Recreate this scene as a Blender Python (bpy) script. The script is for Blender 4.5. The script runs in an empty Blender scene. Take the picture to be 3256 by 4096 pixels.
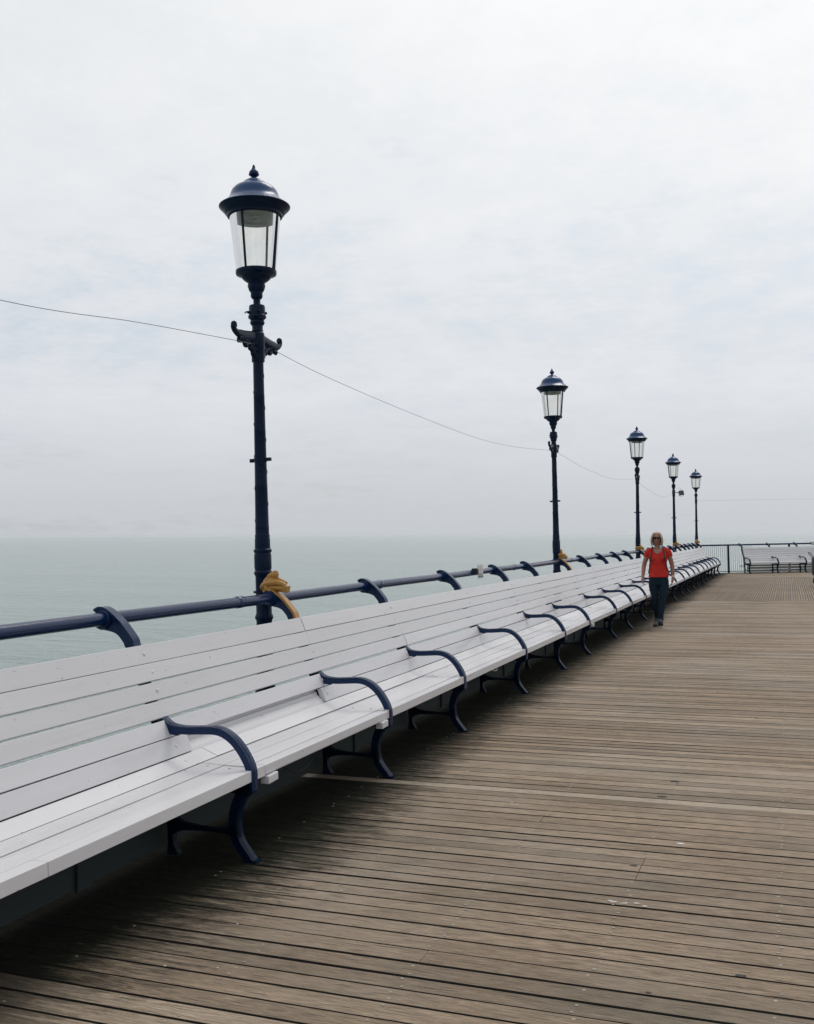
import bpy, bmesh, math, random
from mathutils import Vector, Matrix, Euler, noise
random.seed(7)
R = math.radians
scene = bpy.context.scene
COL = scene.collection

# ------------------------------------------------------------------ frames of reference
# The pier deck falls about one degree to the sea side; everything standing on the pier is
# built in the deck's own axes and tipped by TILT at the end.
TILT = Matrix(((0.99985, 0.00041, -0.01714, 0), (-0.00046, 1.0, -0.00284, 0),
               (0.01714, 0.00285, 0.99985, 0), (0, 0, 0, 1)))
NO_TILT = set()

# ------------------------------------------------------------------ helpers
def tag(o, label=None, cat=None, group=None, kind=None):
    if label: o['label'] = label
    if cat: o['category'] = cat
    if group: o['group'] = group
    if kind: o['kind'] = kind
    return o

def empty(name, loc=(0, 0, 0), rot=(0, 0, 0), label=None, cat=None, group=None, parent=None):
    o = bpy.data.objects.new(name, None)
    COL.objects.link(o); o.location = loc; o.rotation_euler = rot
    o.empty_display_size = 0.1
    if parent: o.parent = parent
    return tag(o, label, cat, group)

def copy_tree(o, parent=None):
    c = o.copy(); COL.objects.link(c)
    if parent: c.parent = parent
    for ch in [k for k in bpy.data.objects if k.parent == o and k is not c]:
        copy_tree(ch, c)
    return c

class MB:
    def __init__(s): s.v = []; s.f = []; s.m = []; s.t = {}
    def add(s, vs, fs, mi=0):
        n = len(s.v); s.v += [tuple(v) for v in vs]
        s.f += [tuple(i + n for i in f) for f in fs]; s.m += [mi] * len(fs)
        return n
    def box(s, c, d, rot=None, mi=0):
        vs = []
        for sx in (-.5, .5):
            for sy in (-.5, .5):
                for sz in (-.5, .5):
                    v = Vector((sx * d[0], sy * d[1], sz * d[2]))
                    if rot: v = rot @ v
                    vs.append(v + Vector(c))
        s.add(vs, [(0, 1, 3, 2), (4, 6, 7, 5), (0, 4, 5, 1), (2, 3, 7, 6), (0, 2, 6, 4), (1, 5, 7, 3)], mi)
    def prism(s, pts, y0, y1, mi=0):
        """polygon in XZ (quad strip given as outer+inner lists) extruded along Y"""
        n = len(pts)
        vs = [(p[0], y0, p[1]) for p in pts] + [(p[0], y1, p[1]) for p in pts]
        fs = [tuple(range(n))[::-1], tuple(range(n, 2 * n))]
        fs += [(i, (i + 1) % n, n + (i + 1) % n, n + i) for i in range(n)]
        s.add(vs, fs, mi)
    def strip(s, A, B, y0, y1, mi=0):
        """band between polylines A and B (same length, XZ) extruded along Y"""
        n = len(A)
        vs = []
        for a, b in zip(A, B):
            vs += [(a[0], y0, a[1]), (a[0], y1, a[1]), (b[0], y1, b[1]), (b[0], y0, b[1])]
        fs = []
        for i in range(n - 1):
            k = 4 * i
            for j in range(4):
                fs.append((k + j, k + (j + 1) % 4, k + 4 + (j + 1) % 4, k + 4 + j))
        fs += [(3, 2, 1, 0), (4 * n - 4, 4 * n - 3, 4 * n - 2, 4 * n - 1)]
        s.add(vs, fs, mi)
    def tube(s, pts, r, n=10, cap=True, mi=0, flat=None):
        pts = [Vector(p) for p in pts]; m = len(pts)
        rs = r if isinstance(r, (list, tuple)) else [r] * m
        up = None; vs = []
        for i, p in enumerate(pts):
            t = (pts[min(i + 1, m - 1)] - pts[max(i - 1, 0)]).normalized()
            if up is None:
                up = Vector((0, 0, 1)) if abs(t.z) < .9 else Vector((1, 0, 0))
            a = t.cross(up)
            a = a.normalized() if a.length > 1e-6 else Vector((1, 0, 0))
            up = a.cross(t).normalized()
            ri = rs[i]; ra, rb = ri if isinstance(ri, (list, tuple)) else (ri, ri)
            for k in range(n):
                th = 2 * math.pi * k / n
                vs.append(p + a * (ra * math.cos(th)) + up * (rb * math.sin(th)))
        fs = [(i * n + k, i * n + (k + 1) % n, (i + 1) * n + (k + 1) % n, (i + 1) * n + k)
              for i in range(m - 1) for k in range(n)]
        if cap: fs += [tuple(range(n))[::-1], tuple(range((m - 1) * n, m * n))]
        s.add(vs, fs, mi)
    def lathe(s, prof, n=32, c=(0, 0, 0), cap=True, mi=0, flute=0, fl=None):
        vs = []
        for (r, z) in prof:
            for k in range(n):
                th = 2 * math.pi * k / n
                rr = r
                if flute and fl[0] < z < fl[1]: rr = r * (1 - .05 * (k % 2))
                vs.append((c[0] + rr * math.cos(th), c[1] + rr * math.sin(th), c[2] + z))
        m = len(prof)
        fs = [(i * n + k, i * n + (k + 1) % n, (i + 1) * n + (k + 1) % n, (i + 1) * n + k)
              for i in range(m - 1) for k in range(n)]
        if cap: fs += [tuple(range(n))[::-1], tuple(range((m - 1) * n, m * n))]
        s.add(vs, fs, mi)
    def ball(s, c, r, n=12, m=8, mi=0, rot=None):
        rx, ry, rz = r if isinstance(r, (list, tuple)) else (r, r, r)
        vs = []
        for i in range(m + 1):
            ph = math.pi * i / m
            for k in range(n):
                th = 2 * math.pi * k / n
                v = Vector((rx * math.sin(ph) * math.cos(th), ry * math.sin(ph) * math.sin(th), -rz * math.cos(ph)))
                if rot: v = rot @ v
                vs.append(v + Vector(c))
        fs = [(i * n + k, i * n + (k + 1) % n, (i + 1) * n + (k + 1) % n, (i + 1) * n + k)
              for i in range(m) for k in range(n)]
        s.add(vs, fs, mi)
    def build(s, name, mats, parent=None, smooth=False, bevel=0, seg=2, loc=None, label=None, auto=None):
        me = bpy.data.meshes.new(name)
        me.from_pydata(s.v, [], s.f); me.update()
        for m in (mats if isinstance(mats, (list, tuple)) else [mats]): me.materials.append(m)
        if any(s.m): me.polygons.foreach_set('material_index', s.m)
        bm = bmesh.new(); bm.from_mesh(me)
        bmesh.ops.recalc_face_normals(bm, faces=bm.faces); bm.to_mesh(me); bm.free()
        if smooth:
            me.polygons.foreach_set('use_smooth', [True] * len(me.polygons))
            if auto: me.set_sharp_from_angle(angle=R(auto))
        o = bpy.data.objects.new(name, me); COL.objects.link(o)
        if parent: o.parent = parent
        if loc: o.location = loc
        if bevel:
            b = o.modifiers.new('bevel', 'BEVEL'); b.width = bevel; b.segments = seg
            b.limit_method = 'ANGLE'; b.angle_limit = R(40)
        if label: o['label'] = label
        return o

def remeshed(mb, name, mats, voxel, parent=None, smooth_it=4, cut=None, loc=None, warp=None, keep_mat=None):
    """union of closed shapes as one continuous surface"""
    tmp = mb.build(name + '_t', mats)
    r = tmp.modifiers.new('r', 'REMESH'); r.mode = 'VOXEL'; r.voxel_size = voxel; r.use_smooth_shade = True
    if smooth_it:
        sm = tmp.modifiers.new('s', 'SMOOTH'); sm.iterations = smooth_it; sm.factor = .5
    dg = bpy.context.evaluated_depsgraph_get()
    me = bpy.data.meshes.new_from_object(tmp.evaluated_get(dg))
    me.name = name
    bpy.data.objects.remove(tmp, do_unlink=True)
    if cut or warp:
        bm = bmesh.new(); bm.from_mesh(me)
        if cut:
            kill = [f for f in bm.faces if cut(f.calc_center_median())]
            bmesh.ops.delete(bm, geom=kill, context='FACES')
        if warp:
            for v in bm.verts: v.co += v.normal * warp(v.co)
        bm.to_mesh(me); bm.free()
    me.materials.clear()
    for m in (mats if isinstance(mats, (list, tuple)) else [mats]): me.materials.append(m)
    me.polygons.foreach_set('use_smooth', [True] * len(me.polygons))
    if keep_mat:
        me.polygons.foreach_set('material_index', [keep_mat(p.center) for p in me.polygons])
    o = bpy.data.objects.new(name, me); COL.objects.link(o)
    if parent: o.parent = parent
    if loc: o.location = loc
    return o

def smoothpts(P, n=6):
    """Catmull-Rom through points of any dimension"""
    out = []
    m = len(P)
    for i in range(m - 1):
        p0 = P[max(i - 1, 0)]; p1 = P[i]; p2 = P[i + 1]; p3 = P[min(i + 2, m - 1)]
        for k in range(n):
            t = k / n
            out.append(tuple(.5 * ((2 * b) + (-a + c) * t + (2 * a - 5 * b + 4 * c - d) * t * t + (-a + 3 * b - 3 * c + d) * t ** 3)
                             for a, b, c, d in zip(p0, p1, p2, p3)))
    out.append(tuple(P[-1]))
    return out

def offset2(P, d):
    """offset polyline in XZ to its right-hand side by d (d may be list)"""
    out = []
    for i, p in enumerate(P):
        a = P[max(i - 1, 0)]; b = P[min(i + 1, len(P) - 1)]
        tx, tz = b[0] - a[0], b[1] - a[1]; l = math.hypot(tx, tz) or 1
        dd = d[i] if isinstance(d, (list, tuple)) else d
        out.append((p[0] + tz / l * dd, p[1] - tx / l * dd))
    return out

# ------------------------------------------------------------------ materials
def mat(name):
    m = bpy.data.materials.new(name); m.use_nodes = True
    nt = m.node_tree; b = nt.nodes['Principled BSDF']
    return m, nt, b
def N(nt, t, **k):
    n = nt.nodes.new(t)
    for a, v in k.items():
        if a in n.inputs: n.inputs[a].default_value = v
        else: setattr(n, a, v)
    return n
def L(nt, a, b): nt.links.new(a, b)
def coords(nt, scale=(1, 1, 1), kind='Object', loc=(0, 0, 0)):
    tc = N(nt, 'ShaderNodeTexCoord'); mp = N(nt, 'ShaderNodeMapping')
    mp.inputs['Scale'].default_value = scale; mp.inputs['Location'].default_value = loc
    L(nt, tc.outputs[kind], mp.inputs['Vector']); return mp.outputs['Vector']
def nz(nt, vec, scale, detail=4, rough=.55, dist=0):
    n = N(nt, 'ShaderNodeTexNoise'); n.inputs['Scale'].default_value = scale
    n.inputs['Detail'].default_value = detail; n.inputs['Roughness'].default_value = rough
    n.inputs['Distortion'].default_value = dist
    L(nt, vec, n.inputs['Vector']); return n.outputs['Fac']
def ramp(nt, fac, stops):
    r = N(nt, 'ShaderNodeValToRGB'); e = r.color_ramp.elements
    while len(e) < len(stops): e.new(.5)
    for el, (p, c) in zip(e, stops):
        el.position = p; el.color = (c, c, c, 1) if not isinstance(c, (tuple, list)) else (*c, 1)
    L(nt, fac, r.inputs['Fac']); return r.outputs['Color']
def math_(nt, op, a, b=None, clamp=False):
    n = N(nt, 'ShaderNodeMath'); n.operation = op; n.use_clamp = clamp
    for i, x in enumerate((a, b)):
        if x is None: continue
        if isinstance(x, (int, float)): n.inputs[i].default_value = x
        else: L(nt, x, n.inputs[i])
    return n.outputs[0]
def mix(nt, fac, a, b, mode='MIX'):
    n = N(nt, 'ShaderNodeMix'); n.data_type = 'RGBA'; n.blend_type = mode
    for s, x in ((n.inputs[0], fac), (n.inputs[6], a), (n.inputs[7], b)):
        if isinstance(x, (int, float)): s.default_value = x
        elif isinstance(x, tuple): s.default_value = (*x, 1)
        else: L(nt, x, s)
    return n.outputs[2]
def bump(nt, b, h, strength=.3, dist=.01):
    n = N(nt, 'ShaderNodeBump'); n.inputs['Strength'].default_value = strength; n.inputs['Distance'].default_value = dist
    L(nt, h, n.inputs['Height']); L(nt, n.outputs['Normal'], b.inputs['Normal'])

def paint(name, col, rough=.35, bscale=25, bstr=.25, dirt=None, coat=0, stretch=(1, 1, 1), dfac=.5, var=.06, spec=.5):
    m, nt, b = mat(name)
    v = coords(nt, stretch)
    n1 = nz(nt, v, bscale, 5)
    n2 = nz(nt, v, bscale * .12, 3)
    c = ramp(nt, n2, [(.25, tuple(x * (1 - var) for x in col)), (.75, tuple(min(1, x * (1 + var)) for x in col))])
    oi = N(nt, 'ShaderNodeObjectInfo')
    rv = ramp(nt, oi.outputs['Random'], [(0, .955), (1, 1.03)])
    c = mix(nt, 1.0, c, rv, 'MULTIPLY')
    if dirt:
        n3 = nz(nt, v, bscale * .35, 6, .7)
        f = ramp(nt, n3, [(.55, 0.), (.78, dfac)])
        c = mix(nt, f, c, dirt)
        if name == 'white_gloss_paint':
            sc = nz(nt, coords(nt, (60, 2.2, 60)), 2.4, 5, .7, .5)
            c = mix(nt, ramp(nt, sc, [(.64, 0.), (.73, .5)]), c, (.33, .32, .30))
            chip = nz(nt, coords(nt, (1, .5, 1)), 46, 2, .5)
            c = mix(nt, ramp(nt, chip, [(.735, 0.), (.755, .75)]), c, (.20, .18, .155))
    L(nt, c, b.inputs['Base Color'])
    rr = ramp(nt, n2, [(.3, rough * .75), (.7, rough * 1.3)])
    L(nt, rr, b.inputs['Roughness'])
    b.inputs['Specular IOR Level'].default_value = spec
    b.inputs['Coat Weight'].default_value = coat; b.inputs['Coat Roughness'].default_value = .12
    bump(nt, b, n1, bstr, .002)
    return m

WHITE = paint('white_gloss_paint', (.60, .595, .615), .33, 38, .35, dirt=(.42, .41, .39), stretch=(1, .12, 1), dfac=.35, coat=.15)
WHITE2 = paint('white_board_paint', (.40, .41, .40), .55, 30, .4, dirt=(.22, .24, .22), stretch=(1, .15, 1), dfac=.6)
SHADEDW = paint('shaded_board_paint', (.042, .053, .056), .7, 30, .4, spec=.2, dirt=(.02, .027, .025), stretch=(1, .15, 1), dfac=.8, var=.15)  # white boards darkened in their base colour to hold the under-bench shade
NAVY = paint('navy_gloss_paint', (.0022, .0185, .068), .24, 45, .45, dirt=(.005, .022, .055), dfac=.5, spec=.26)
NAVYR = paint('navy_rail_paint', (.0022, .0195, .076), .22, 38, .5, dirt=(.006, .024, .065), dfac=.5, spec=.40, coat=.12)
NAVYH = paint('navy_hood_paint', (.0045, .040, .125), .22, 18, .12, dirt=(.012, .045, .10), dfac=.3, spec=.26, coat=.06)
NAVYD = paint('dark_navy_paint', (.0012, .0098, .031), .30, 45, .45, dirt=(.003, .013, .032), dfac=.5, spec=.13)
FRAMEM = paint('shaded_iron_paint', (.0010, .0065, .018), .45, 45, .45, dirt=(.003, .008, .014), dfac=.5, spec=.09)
GOLD = paint('gold_paint', (.36, .178, .026), .34, 70, .5, dirt=(.15, .08, .022), dfac=.6, coat=.1, var=.12)
BLACKP = paint('black_plastic', (.012, .013, .015), .45, 40, .2)
CABLE = paint('cable_rubber', (.02, .02, .022), .55, 40, .2)
WIRE = paint('steel_wire', (.17, .175, .18), .5, 40, .1)
SIGNM = paint('sign_plastic', (.52, .51, .52), .45, 20, .1, dirt=(.4, .4, .38), dfac=.3)
LETTER = paint('sign_lettering', (.09, .09, .10), .6, 20, .1)
FLOODM = paint('floodlight_metal', (.06, .09, .075), .5, 30, .3)
GREYM = paint('galvanised_grey', (.16, .17, .17), .5, 40, .3)
FENCEW = paint('fence_bar_paint', (.09, .10, .12), .5, 40, .2)

def glass_mat():
    m, nt, b = mat('lantern_glass')
    out = nt.nodes['Material Output']
    v = coords(nt, (1, 1, .3))
    dirt = ramp(nt, nz(nt, v, 14, 5, .65), [(.35, .05), (.75, .22)])
    tr = N(nt, 'ShaderNodeBsdfTransparent'); tr.inputs['Color'].default_value = (.975, .972, .95, 1)
    tl = N(nt, 'ShaderNodeBsdfTranslucent'); tl.inputs['Color'].default_value = (.95, .94, .86, 1)
    df = N(nt, 'ShaderNodeBsdfDiffuse'); df.inputs['Color'].default_value = (.6, .6, .56, 1)
    ms0 = N(nt, 'ShaderNodeMixShader'); ms0.inputs[0].default_value = .35
    L(nt, tl.outputs[0], ms0.inputs[1]); L(nt, df.outputs[0], ms0.inputs[2])
    ms = N(nt, 'ShaderNodeMixShader'); L(nt, dirt, ms.inputs[0])
    L(nt, tr.outputs[0], ms.inputs[1]); L(nt, ms0.outputs[0], ms.inputs[2])
    gl = N(nt, 'ShaderNodeBsdfGlossy'); gl.inputs['Roughness'].default_value = .08
    fr = N(nt, 'ShaderNodeFresnel'); fr.inputs['IOR'].default_value = 1.35
    m2 = N(nt, 'ShaderNodeMixShader'); L(nt, fr.outputs[0], m2.inputs[0])
    L(nt, ms.outputs[0], m2.inputs[1]); L(nt, gl.outputs[0], m2.inputs[2])
    L(nt, m2.outputs[0], out.inputs['Surface'])
    return m
GLASS = glass_mat()

def deck_mat(name, axis):
    """weathered hardwood; axis = direction of the grain; per-board tint in the attribute 'tint'"""
    m, nt, b = mat(name)
    at = N(nt, 'ShaderNodeAttribute'); at.attribute_name = 'tint'
    sep = N(nt, 'ShaderNodeSeparateColor'); L(nt, at.outputs['Color'], sep.inputs[0])
    tc = N(nt, 'ShaderNodeTexCoord')
    off = N(nt, 'ShaderNodeVectorMath'); off.operation = 'ADD'
    cmb = N(nt, 'ShaderNodeCombineXYZ')
    o1 = math_(nt, 'MULTIPLY', sep.outputs[2], 37.0)
    L(nt, o1, cmb.inputs[0]); L(nt, o1, cmb.inputs[2])
    L(nt, tc.outputs['Object'], off.inputs[0]); L(nt, cmb.outputs[0], off.inputs[1])
    mp = N(nt, 'ShaderNodeMapping'); L(nt, off.outputs[0], mp.inputs['Vector'])
    mp.inputs['Scale'].default_value = (2.6, 30, 30) if axis == 'x' else (30, 2.6, 30)
    v = mp.outputs['Vector']
    fine = nz(nt, v, 4.5, 8, .72, .6)
    mid = nz(nt, v, 1.1, 5, .6, 1.2)
    # dark checks and cracks along the grain
    mp2 = N(nt, 'ShaderNodeMapping'); L(nt, off.outputs[0], mp2.inputs['Vector'])
    mp2.inputs['Scale'].default_value = (3.0, 75, 75) if axis == 'x' else (75, 3.0, 75)
    crack = ramp(nt, nz(nt, mp2.outputs['Vector'], 2.2, 4, .6, .3), [(.30, 1.), (.41, 0.)])
    big = nz(nt, coords(nt, (1, 1, 1)), .55, 4, .6)
    c = ramp(nt, fine, [(.28, (.098, .068, .045)), (.50, (.290, .214, .150)), (.72, (.49, .382, .282))])
    c = mix(nt, ramp(nt, mid, [(.35, 0.), (.7, .5)]), c, (.165, .128, .090))
    # greenish grime and worn pale walkway patches
    c = mix(nt, ramp(nt, nz(nt, coords(nt, (.8, 1.5, 1)), 1.3, 5, .65), [(.50, 0.), (.72, .34)]), c, (.12, .112, .072))
    c = mix(nt, ramp(nt, big, [(.42, 0.), (.66, .50)]), c, (.34, .295, .245))
    c = mix(nt, math_(nt, 'MULTIPLY', crack, .65), c, (.045, .036, .028))
    c = mix(nt, ramp(nt, nz(nt, coords(nt, (.9, 2.2, 1), loc=(4, 2, 0)), 1.1, 6, .7), [(.47, 0.), (.66, .42)]), c, (.125, .095, .066))
    # per board tint
    tint = N(nt, 'ShaderNodeCombineXYZ')
    for i in range(3): L(nt, sep.outputs[0], tint.inputs[i])
    c = mix(nt, 1.0, c, tint.outputs[0], 'MULTIPLY')
    # newer timber boards
    newc = ramp(nt, fine, [(.25, (.21, .165, .12)), (.5, (.42, .35, .275)), (.75, (.55, .47, .38))])
    c = mix(nt, sep.outputs[1], c, newc)
    # damp black and green algae plus painted-in bench shade along the bench line, ragged edge, keeps to the old boards
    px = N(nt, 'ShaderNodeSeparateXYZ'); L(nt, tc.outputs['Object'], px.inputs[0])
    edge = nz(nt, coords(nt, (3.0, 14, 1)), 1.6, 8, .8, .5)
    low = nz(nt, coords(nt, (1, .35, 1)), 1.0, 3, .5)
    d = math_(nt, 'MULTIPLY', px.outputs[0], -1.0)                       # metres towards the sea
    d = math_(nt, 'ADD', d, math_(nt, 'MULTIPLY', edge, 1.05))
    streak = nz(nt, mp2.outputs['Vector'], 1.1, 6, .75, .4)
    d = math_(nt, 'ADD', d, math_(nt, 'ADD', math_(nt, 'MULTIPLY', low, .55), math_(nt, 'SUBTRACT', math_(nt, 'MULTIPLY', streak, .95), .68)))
    alg_shade = ramp(nt, math_(nt, 'SUBTRACT', d, 2.3, True), [(.46, 0.), (.62, .60), (.86, .97)])
    alg_shade = math_(nt, 'MULTIPLY', alg_shade, math_(nt, 'SUBTRACT', 1.0, math_(nt, 'MULTIPLY', sep.outputs[1], .8)))
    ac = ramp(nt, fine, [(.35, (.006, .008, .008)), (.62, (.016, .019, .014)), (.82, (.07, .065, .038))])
    c = mix(nt, alg_shade, c, ac)
    L(nt, c, b.inputs['Base Color'])
    b.inputs['Roughness'].default_value = .82
    L(nt, math_(nt, 'MULTIPLY', math_(nt, 'SUBTRACT', 1.0, alg_shade), .25), b.inputs['Specular IOR Level'])
    h = math_(nt, 'SUBTRACT', math_(nt, 'ADD', fine, math_(nt, 'MULTIPLY', mid, .5)), math_(nt, 'MULTIPLY', crack, .8))
    bump(nt, b, h, .8, .005)
    return m
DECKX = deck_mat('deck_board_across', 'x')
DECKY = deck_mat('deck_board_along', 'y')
def flatm(name, col, rough=.8):
    m, nt, b = mat(name)
    c = ramp(nt, nz(nt, coords(nt), 20, 4), [(.3, tuple(x * .8 for x in col)), (.7, tuple(x * 1.2 for x in col))])
    L(nt, c, b.inputs['Base Color']); b.inputs['Roughness'].default_value = rough
    return m
JOIST = flatm('joist_wood', (.10, .08, .06))
UNDER = flatm('dark_board_edge', (.016, .015, .013))
NAIL = flatm('nail_head', (.27, .25, .22), .45)
DROP = flatm('bird_dropping', (.52, .50, .46))

# ------------------------------------------------------------------ deck
def mk_deck():
    V = []; F = []; MI = []; T = []
    def quadbox(vs8, mi, t):
        n = len(V); V.extend(vs8)
        for f in ((0, 1, 2, 3), (4, 7, 6, 5), (0, 4, 5, 1), (1, 5, 6, 2), (2, 6, 7, 3), (3, 7, 4, 0)):
            F.append(tuple(n + i for i in f)); MI.append(mi)
        T.extend([t] * 8)
    XL, XR = -3.78, 8.0
    J = [-3.70, -3.20] + [-2.62 + .636 * i for i in range(17)]   # joists
    stations = [XL] + J[1:-1] + [XR]
    nails = MB(); rnd = random.Random(3)
    def nail(x, y):
        n = len(V); k = 6; r = .0058
        for i in range(k):
            th = 2 * math.pi * i / k
            V.append((x + r * 1.3 * math.cos(th), y + r * math.sin(th), .0012))
        F.append(tuple(range(n, n + k))); MI.append(4); T.extend([(1, 0, 0, 1)] * k)
    # boards across the pier. Each is a strip whose two edges wander a little at every joist.
    def cross_run(y0, y1, xmin=lambda y: XL):
        y = y0; prev = None
        while y < y1:
            w = rnd.choice((.108, .112, .115, .118, .121, .124)) + rnd.uniform(-.003, .003)
            if y + w > y1: w = y1 - y
            if w < .03: break
            xl = max(XL, xmin(y + w))
            new = .30 if 2.30 < y < 2.95 else (rnd.random() < .012) * .35
            if 6.12 < y + w * .5 < 6.24: new = .62
            tint = rnd.uniform(.78, 1.17) * (.84 if rnd.random() < .12 else 1); br = rnd.random()
            cuts = [XL, XR]
            if rnd.random() < .30: cuts = [XL, rnd.choice(J[4:12]), XR]
            if 4.80 < y + w * .5 < 5.06: cuts = [XL, -.705 + rnd.uniform(-.006, .006), XR]
            z = rnd.uniform(-.0015, .0015)
            gw = rnd.choice((.007, .009, .011, .013, .016)) 
            for a, b_ in zip(cuts[:-1], cuts[1:]):
                if b_ <= xl + .05: continue
                a = max(a, xl)
                st = [a] + [s for s in stations if a + .05 < s < b_ - .05] + [b_]
                t = (tint * rnd.uniform(.93, 1.07), new, br if a <= xl + 1e-6 else rnd.random(), 1)
                n = len(V); m = len(st)
                for i, s in enumerate(st):
                    # boards sit tighter toward the middle of the pier
                    k = (1.08 if y < 5.2 else 1.05) if s < -.8 else ((1.02 if y < 5.6 else .55) if s > -.3 else 1.05)
                    ga = gw * k * .5 + rnd.uniform(0, .0016); gb = gw * k * .5 + rnd.uniform(0, .0016)
                    sx = s + (.0015 if i == 0 else (-.0015 if i == m - 1 else 0))
                    V.extend([(sx, y + ga, z), (sx, y + w - gb, z + rnd.uniform(-.001, .001)), (sx, y + w - gb, -.032), (sx, y + ga, -.032)])
                    T.extend([t] * 4)
                for i in range(m - 1):
                    k = n + 4 * i
                    for j in range(4):
                        F.append((k + j, k + 4 + j, k + 4 + (j + 1) % 4, k + (j + 1) % 4)); MI.append(0 if j == 0 else 3)
                F.append((n, n + 1, n + 2, n + 3)); MI.append(0)
                q = n + 4 * (m - 1); F.append((q + 3, q + 2, q + 1, q)); MI.append(0)
                for jx in J[2:13]:
                    if a + .02 < jx < b_ - .02 and -3.0 < jx < 3 and 1.5 < y < 20:
                        for f in (.24, .76):
                            if rnd.random() < .93 and not (jx < -1.9 and rnd.random() < .7): nail(jx + rnd.uniform(-.014, .014), y + w * (f + rnd.uniform(-.05, .05)))
            y += w
    cross_run(-4.0, 25.05)
    # landing with boards laid lengthways
    x = XL; k = 0
    while x < XR:
        w = .056 + rnd.uniform(-.002, .002)
        segs = [25.06, 25.06 + rnd.choice((3.2, 4.5, 6.4)), 25.06 + rnd.choice((8.2, 9.6)), 38.0]
        for a, b_ in zip(segs[:-1], segs[1:]):
            t = (rnd.uniform(.88, 1.02), 0, rnd.random(), 1)
            if (-1.6 < x < .1 and b_ > 36) or (0.0 < x < 1.3 and a < 26): t = (t[0] * 1.02, .12, t[2], 1)
            g = .0125
            # routed board: flat tread with a groove beside it
            quadbox([(x + g, a, .001), (x + w - g, a, .001), (x + w - g, b_, .001), (x + g, b_, .001),
                     (x + g, a, -.03), (x + w - g, a, -.03), (x + w - g, b_, -.03), (x + g, b_, -.03)], 1, t)
        x += w
    # pale replaced strips in the landing
    cross_run(38.005, 56.0, lambda y: (y - 41.55) / .531 - 3.42)
    # joists, solid dark void under the boards, fascia
    for jx in J:
        quadbox([(jx - .045, -4, -.008), (jx + .045, -4, -.008), (jx + .045, 25.05, -.008), (jx - .045, 25.05, -.008),
                 (jx - .045, -4, -.20), (jx + .045, -4, -.20), (jx + .045, 25.05, -.20), (jx - .045, 25.05, -.20)], 2, (1, 0, 0, 1))
    for y0, y1 in ((25.06, 38.0),):
        quadbox([(XL, y0, -.02), (XR, y0, -.02), (XR, y1, -.02), (XL, y1, -.02), (XL, y0, -.2), (XR, y0, -.2), (XR, y1, -.2), (XL, y1, -.2)], 2, (1, 0, 0, 1))
    n = len(V)
    V.extend([(XL + .01, -4, -.21), (XR, -4, -.21), (XR, 47.6, -.21), (XL + .01, 41.4, -.21)]); T.extend([(1, 0, 0, 1)] * 4)
    F.append((n, n + 1, n + 2, n + 3)); MI.append(3)
    quadbox([(XL - .05, -4, -.03), (XL - .002, -4, -.03), (XL - .002, 41.3, -.03), (XL - .05, 41.3, -.03),
             (XL - .05, -4, -.45), (XL - .002, -4, -.45), (XL - .002, 41.3, -.45), (XL - .05, 41.3, -.45)], 2, (1, 0, 0, 1))
    me = bpy.data.meshes.new('pier_deck'); me.from_pydata(V, [], F); me.update()
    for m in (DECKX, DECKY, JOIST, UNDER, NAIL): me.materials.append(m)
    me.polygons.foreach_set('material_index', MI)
    a = me.attributes.new('tint', 'FLOAT_COLOR', 'POINT')
    a.data.foreach_set('color', [c for t in T for c in t])
    bm = bmesh.new(); bm.from_mesh(me); bmesh.ops.recalc_face_normals(bm, faces=bm.faces); bm.to_mesh(me); bm.free()
    o = bpy.data.objects.new('pier_deck', me); COL.objects.link(o)
    o['kind'] = 'structure'
mk_deck()

# scattered droppings, worn holes
def splats():
    m = MB(); rnd = random.Random(11)
    def blob(x, y, r, mi=0, ex=1.6):
        n = 14; ph = rnd.random() * 9
        m.add([(x + r * ex * (1 + .45 * noise.noise((math.cos(6.28 * i / n) * 1.7 + ph, math.sin(6.28 * i / n) * 1.7, ph))) * math.cos(6.28 * i / n),
                y + r * (1 + .45 * noise.noise((math.cos(6.28 * i / n) * 1.7, math.sin(6.28 * i / n) * 1.7 + ph, ph))) * math.sin(6.28 * i / n), .0032)
               for i in range(n)], [tuple(range(n))], mi)
    for i in range(9): blob(-.71 + rnd.gauss(0, .035), 4.43 + rnd.gauss(0, .02), rnd.uniform(.003, .009))
    for x, y, r in ((-.56, 5.37, .013), (-1.6, 5.9, .005), (-1.95, 4.2, .004), (-2.25, 3.25, .004),
                    (-2.2, 3.7, .004), (-2.05, 3.3, .003), (-1.75, 4.9, .005), (-2.1, 6.6, .006), (-2.0, 25.9, .03)): blob(x, y, r)
    for x, y, r in ((-.20, 3.84, .011), (-.73, 6.71, .017), (-.76, 6.3, .016), (-.74, 4.95, .010), (.35, 4.1, .008), (-.3, 9.2, .012), (-.5, 3.6, .005), (.1, 5.6, .006)): blob(x, y, r, 1, 2.0)
    o = m.build('ground_spots', [DROP, flatm('dark_spot', (.03, .028, .025))])
    tag(o, 'small pale droppings and dark spots scattered on the deck boards', 'spots', kind='stuff')
splats()

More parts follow.
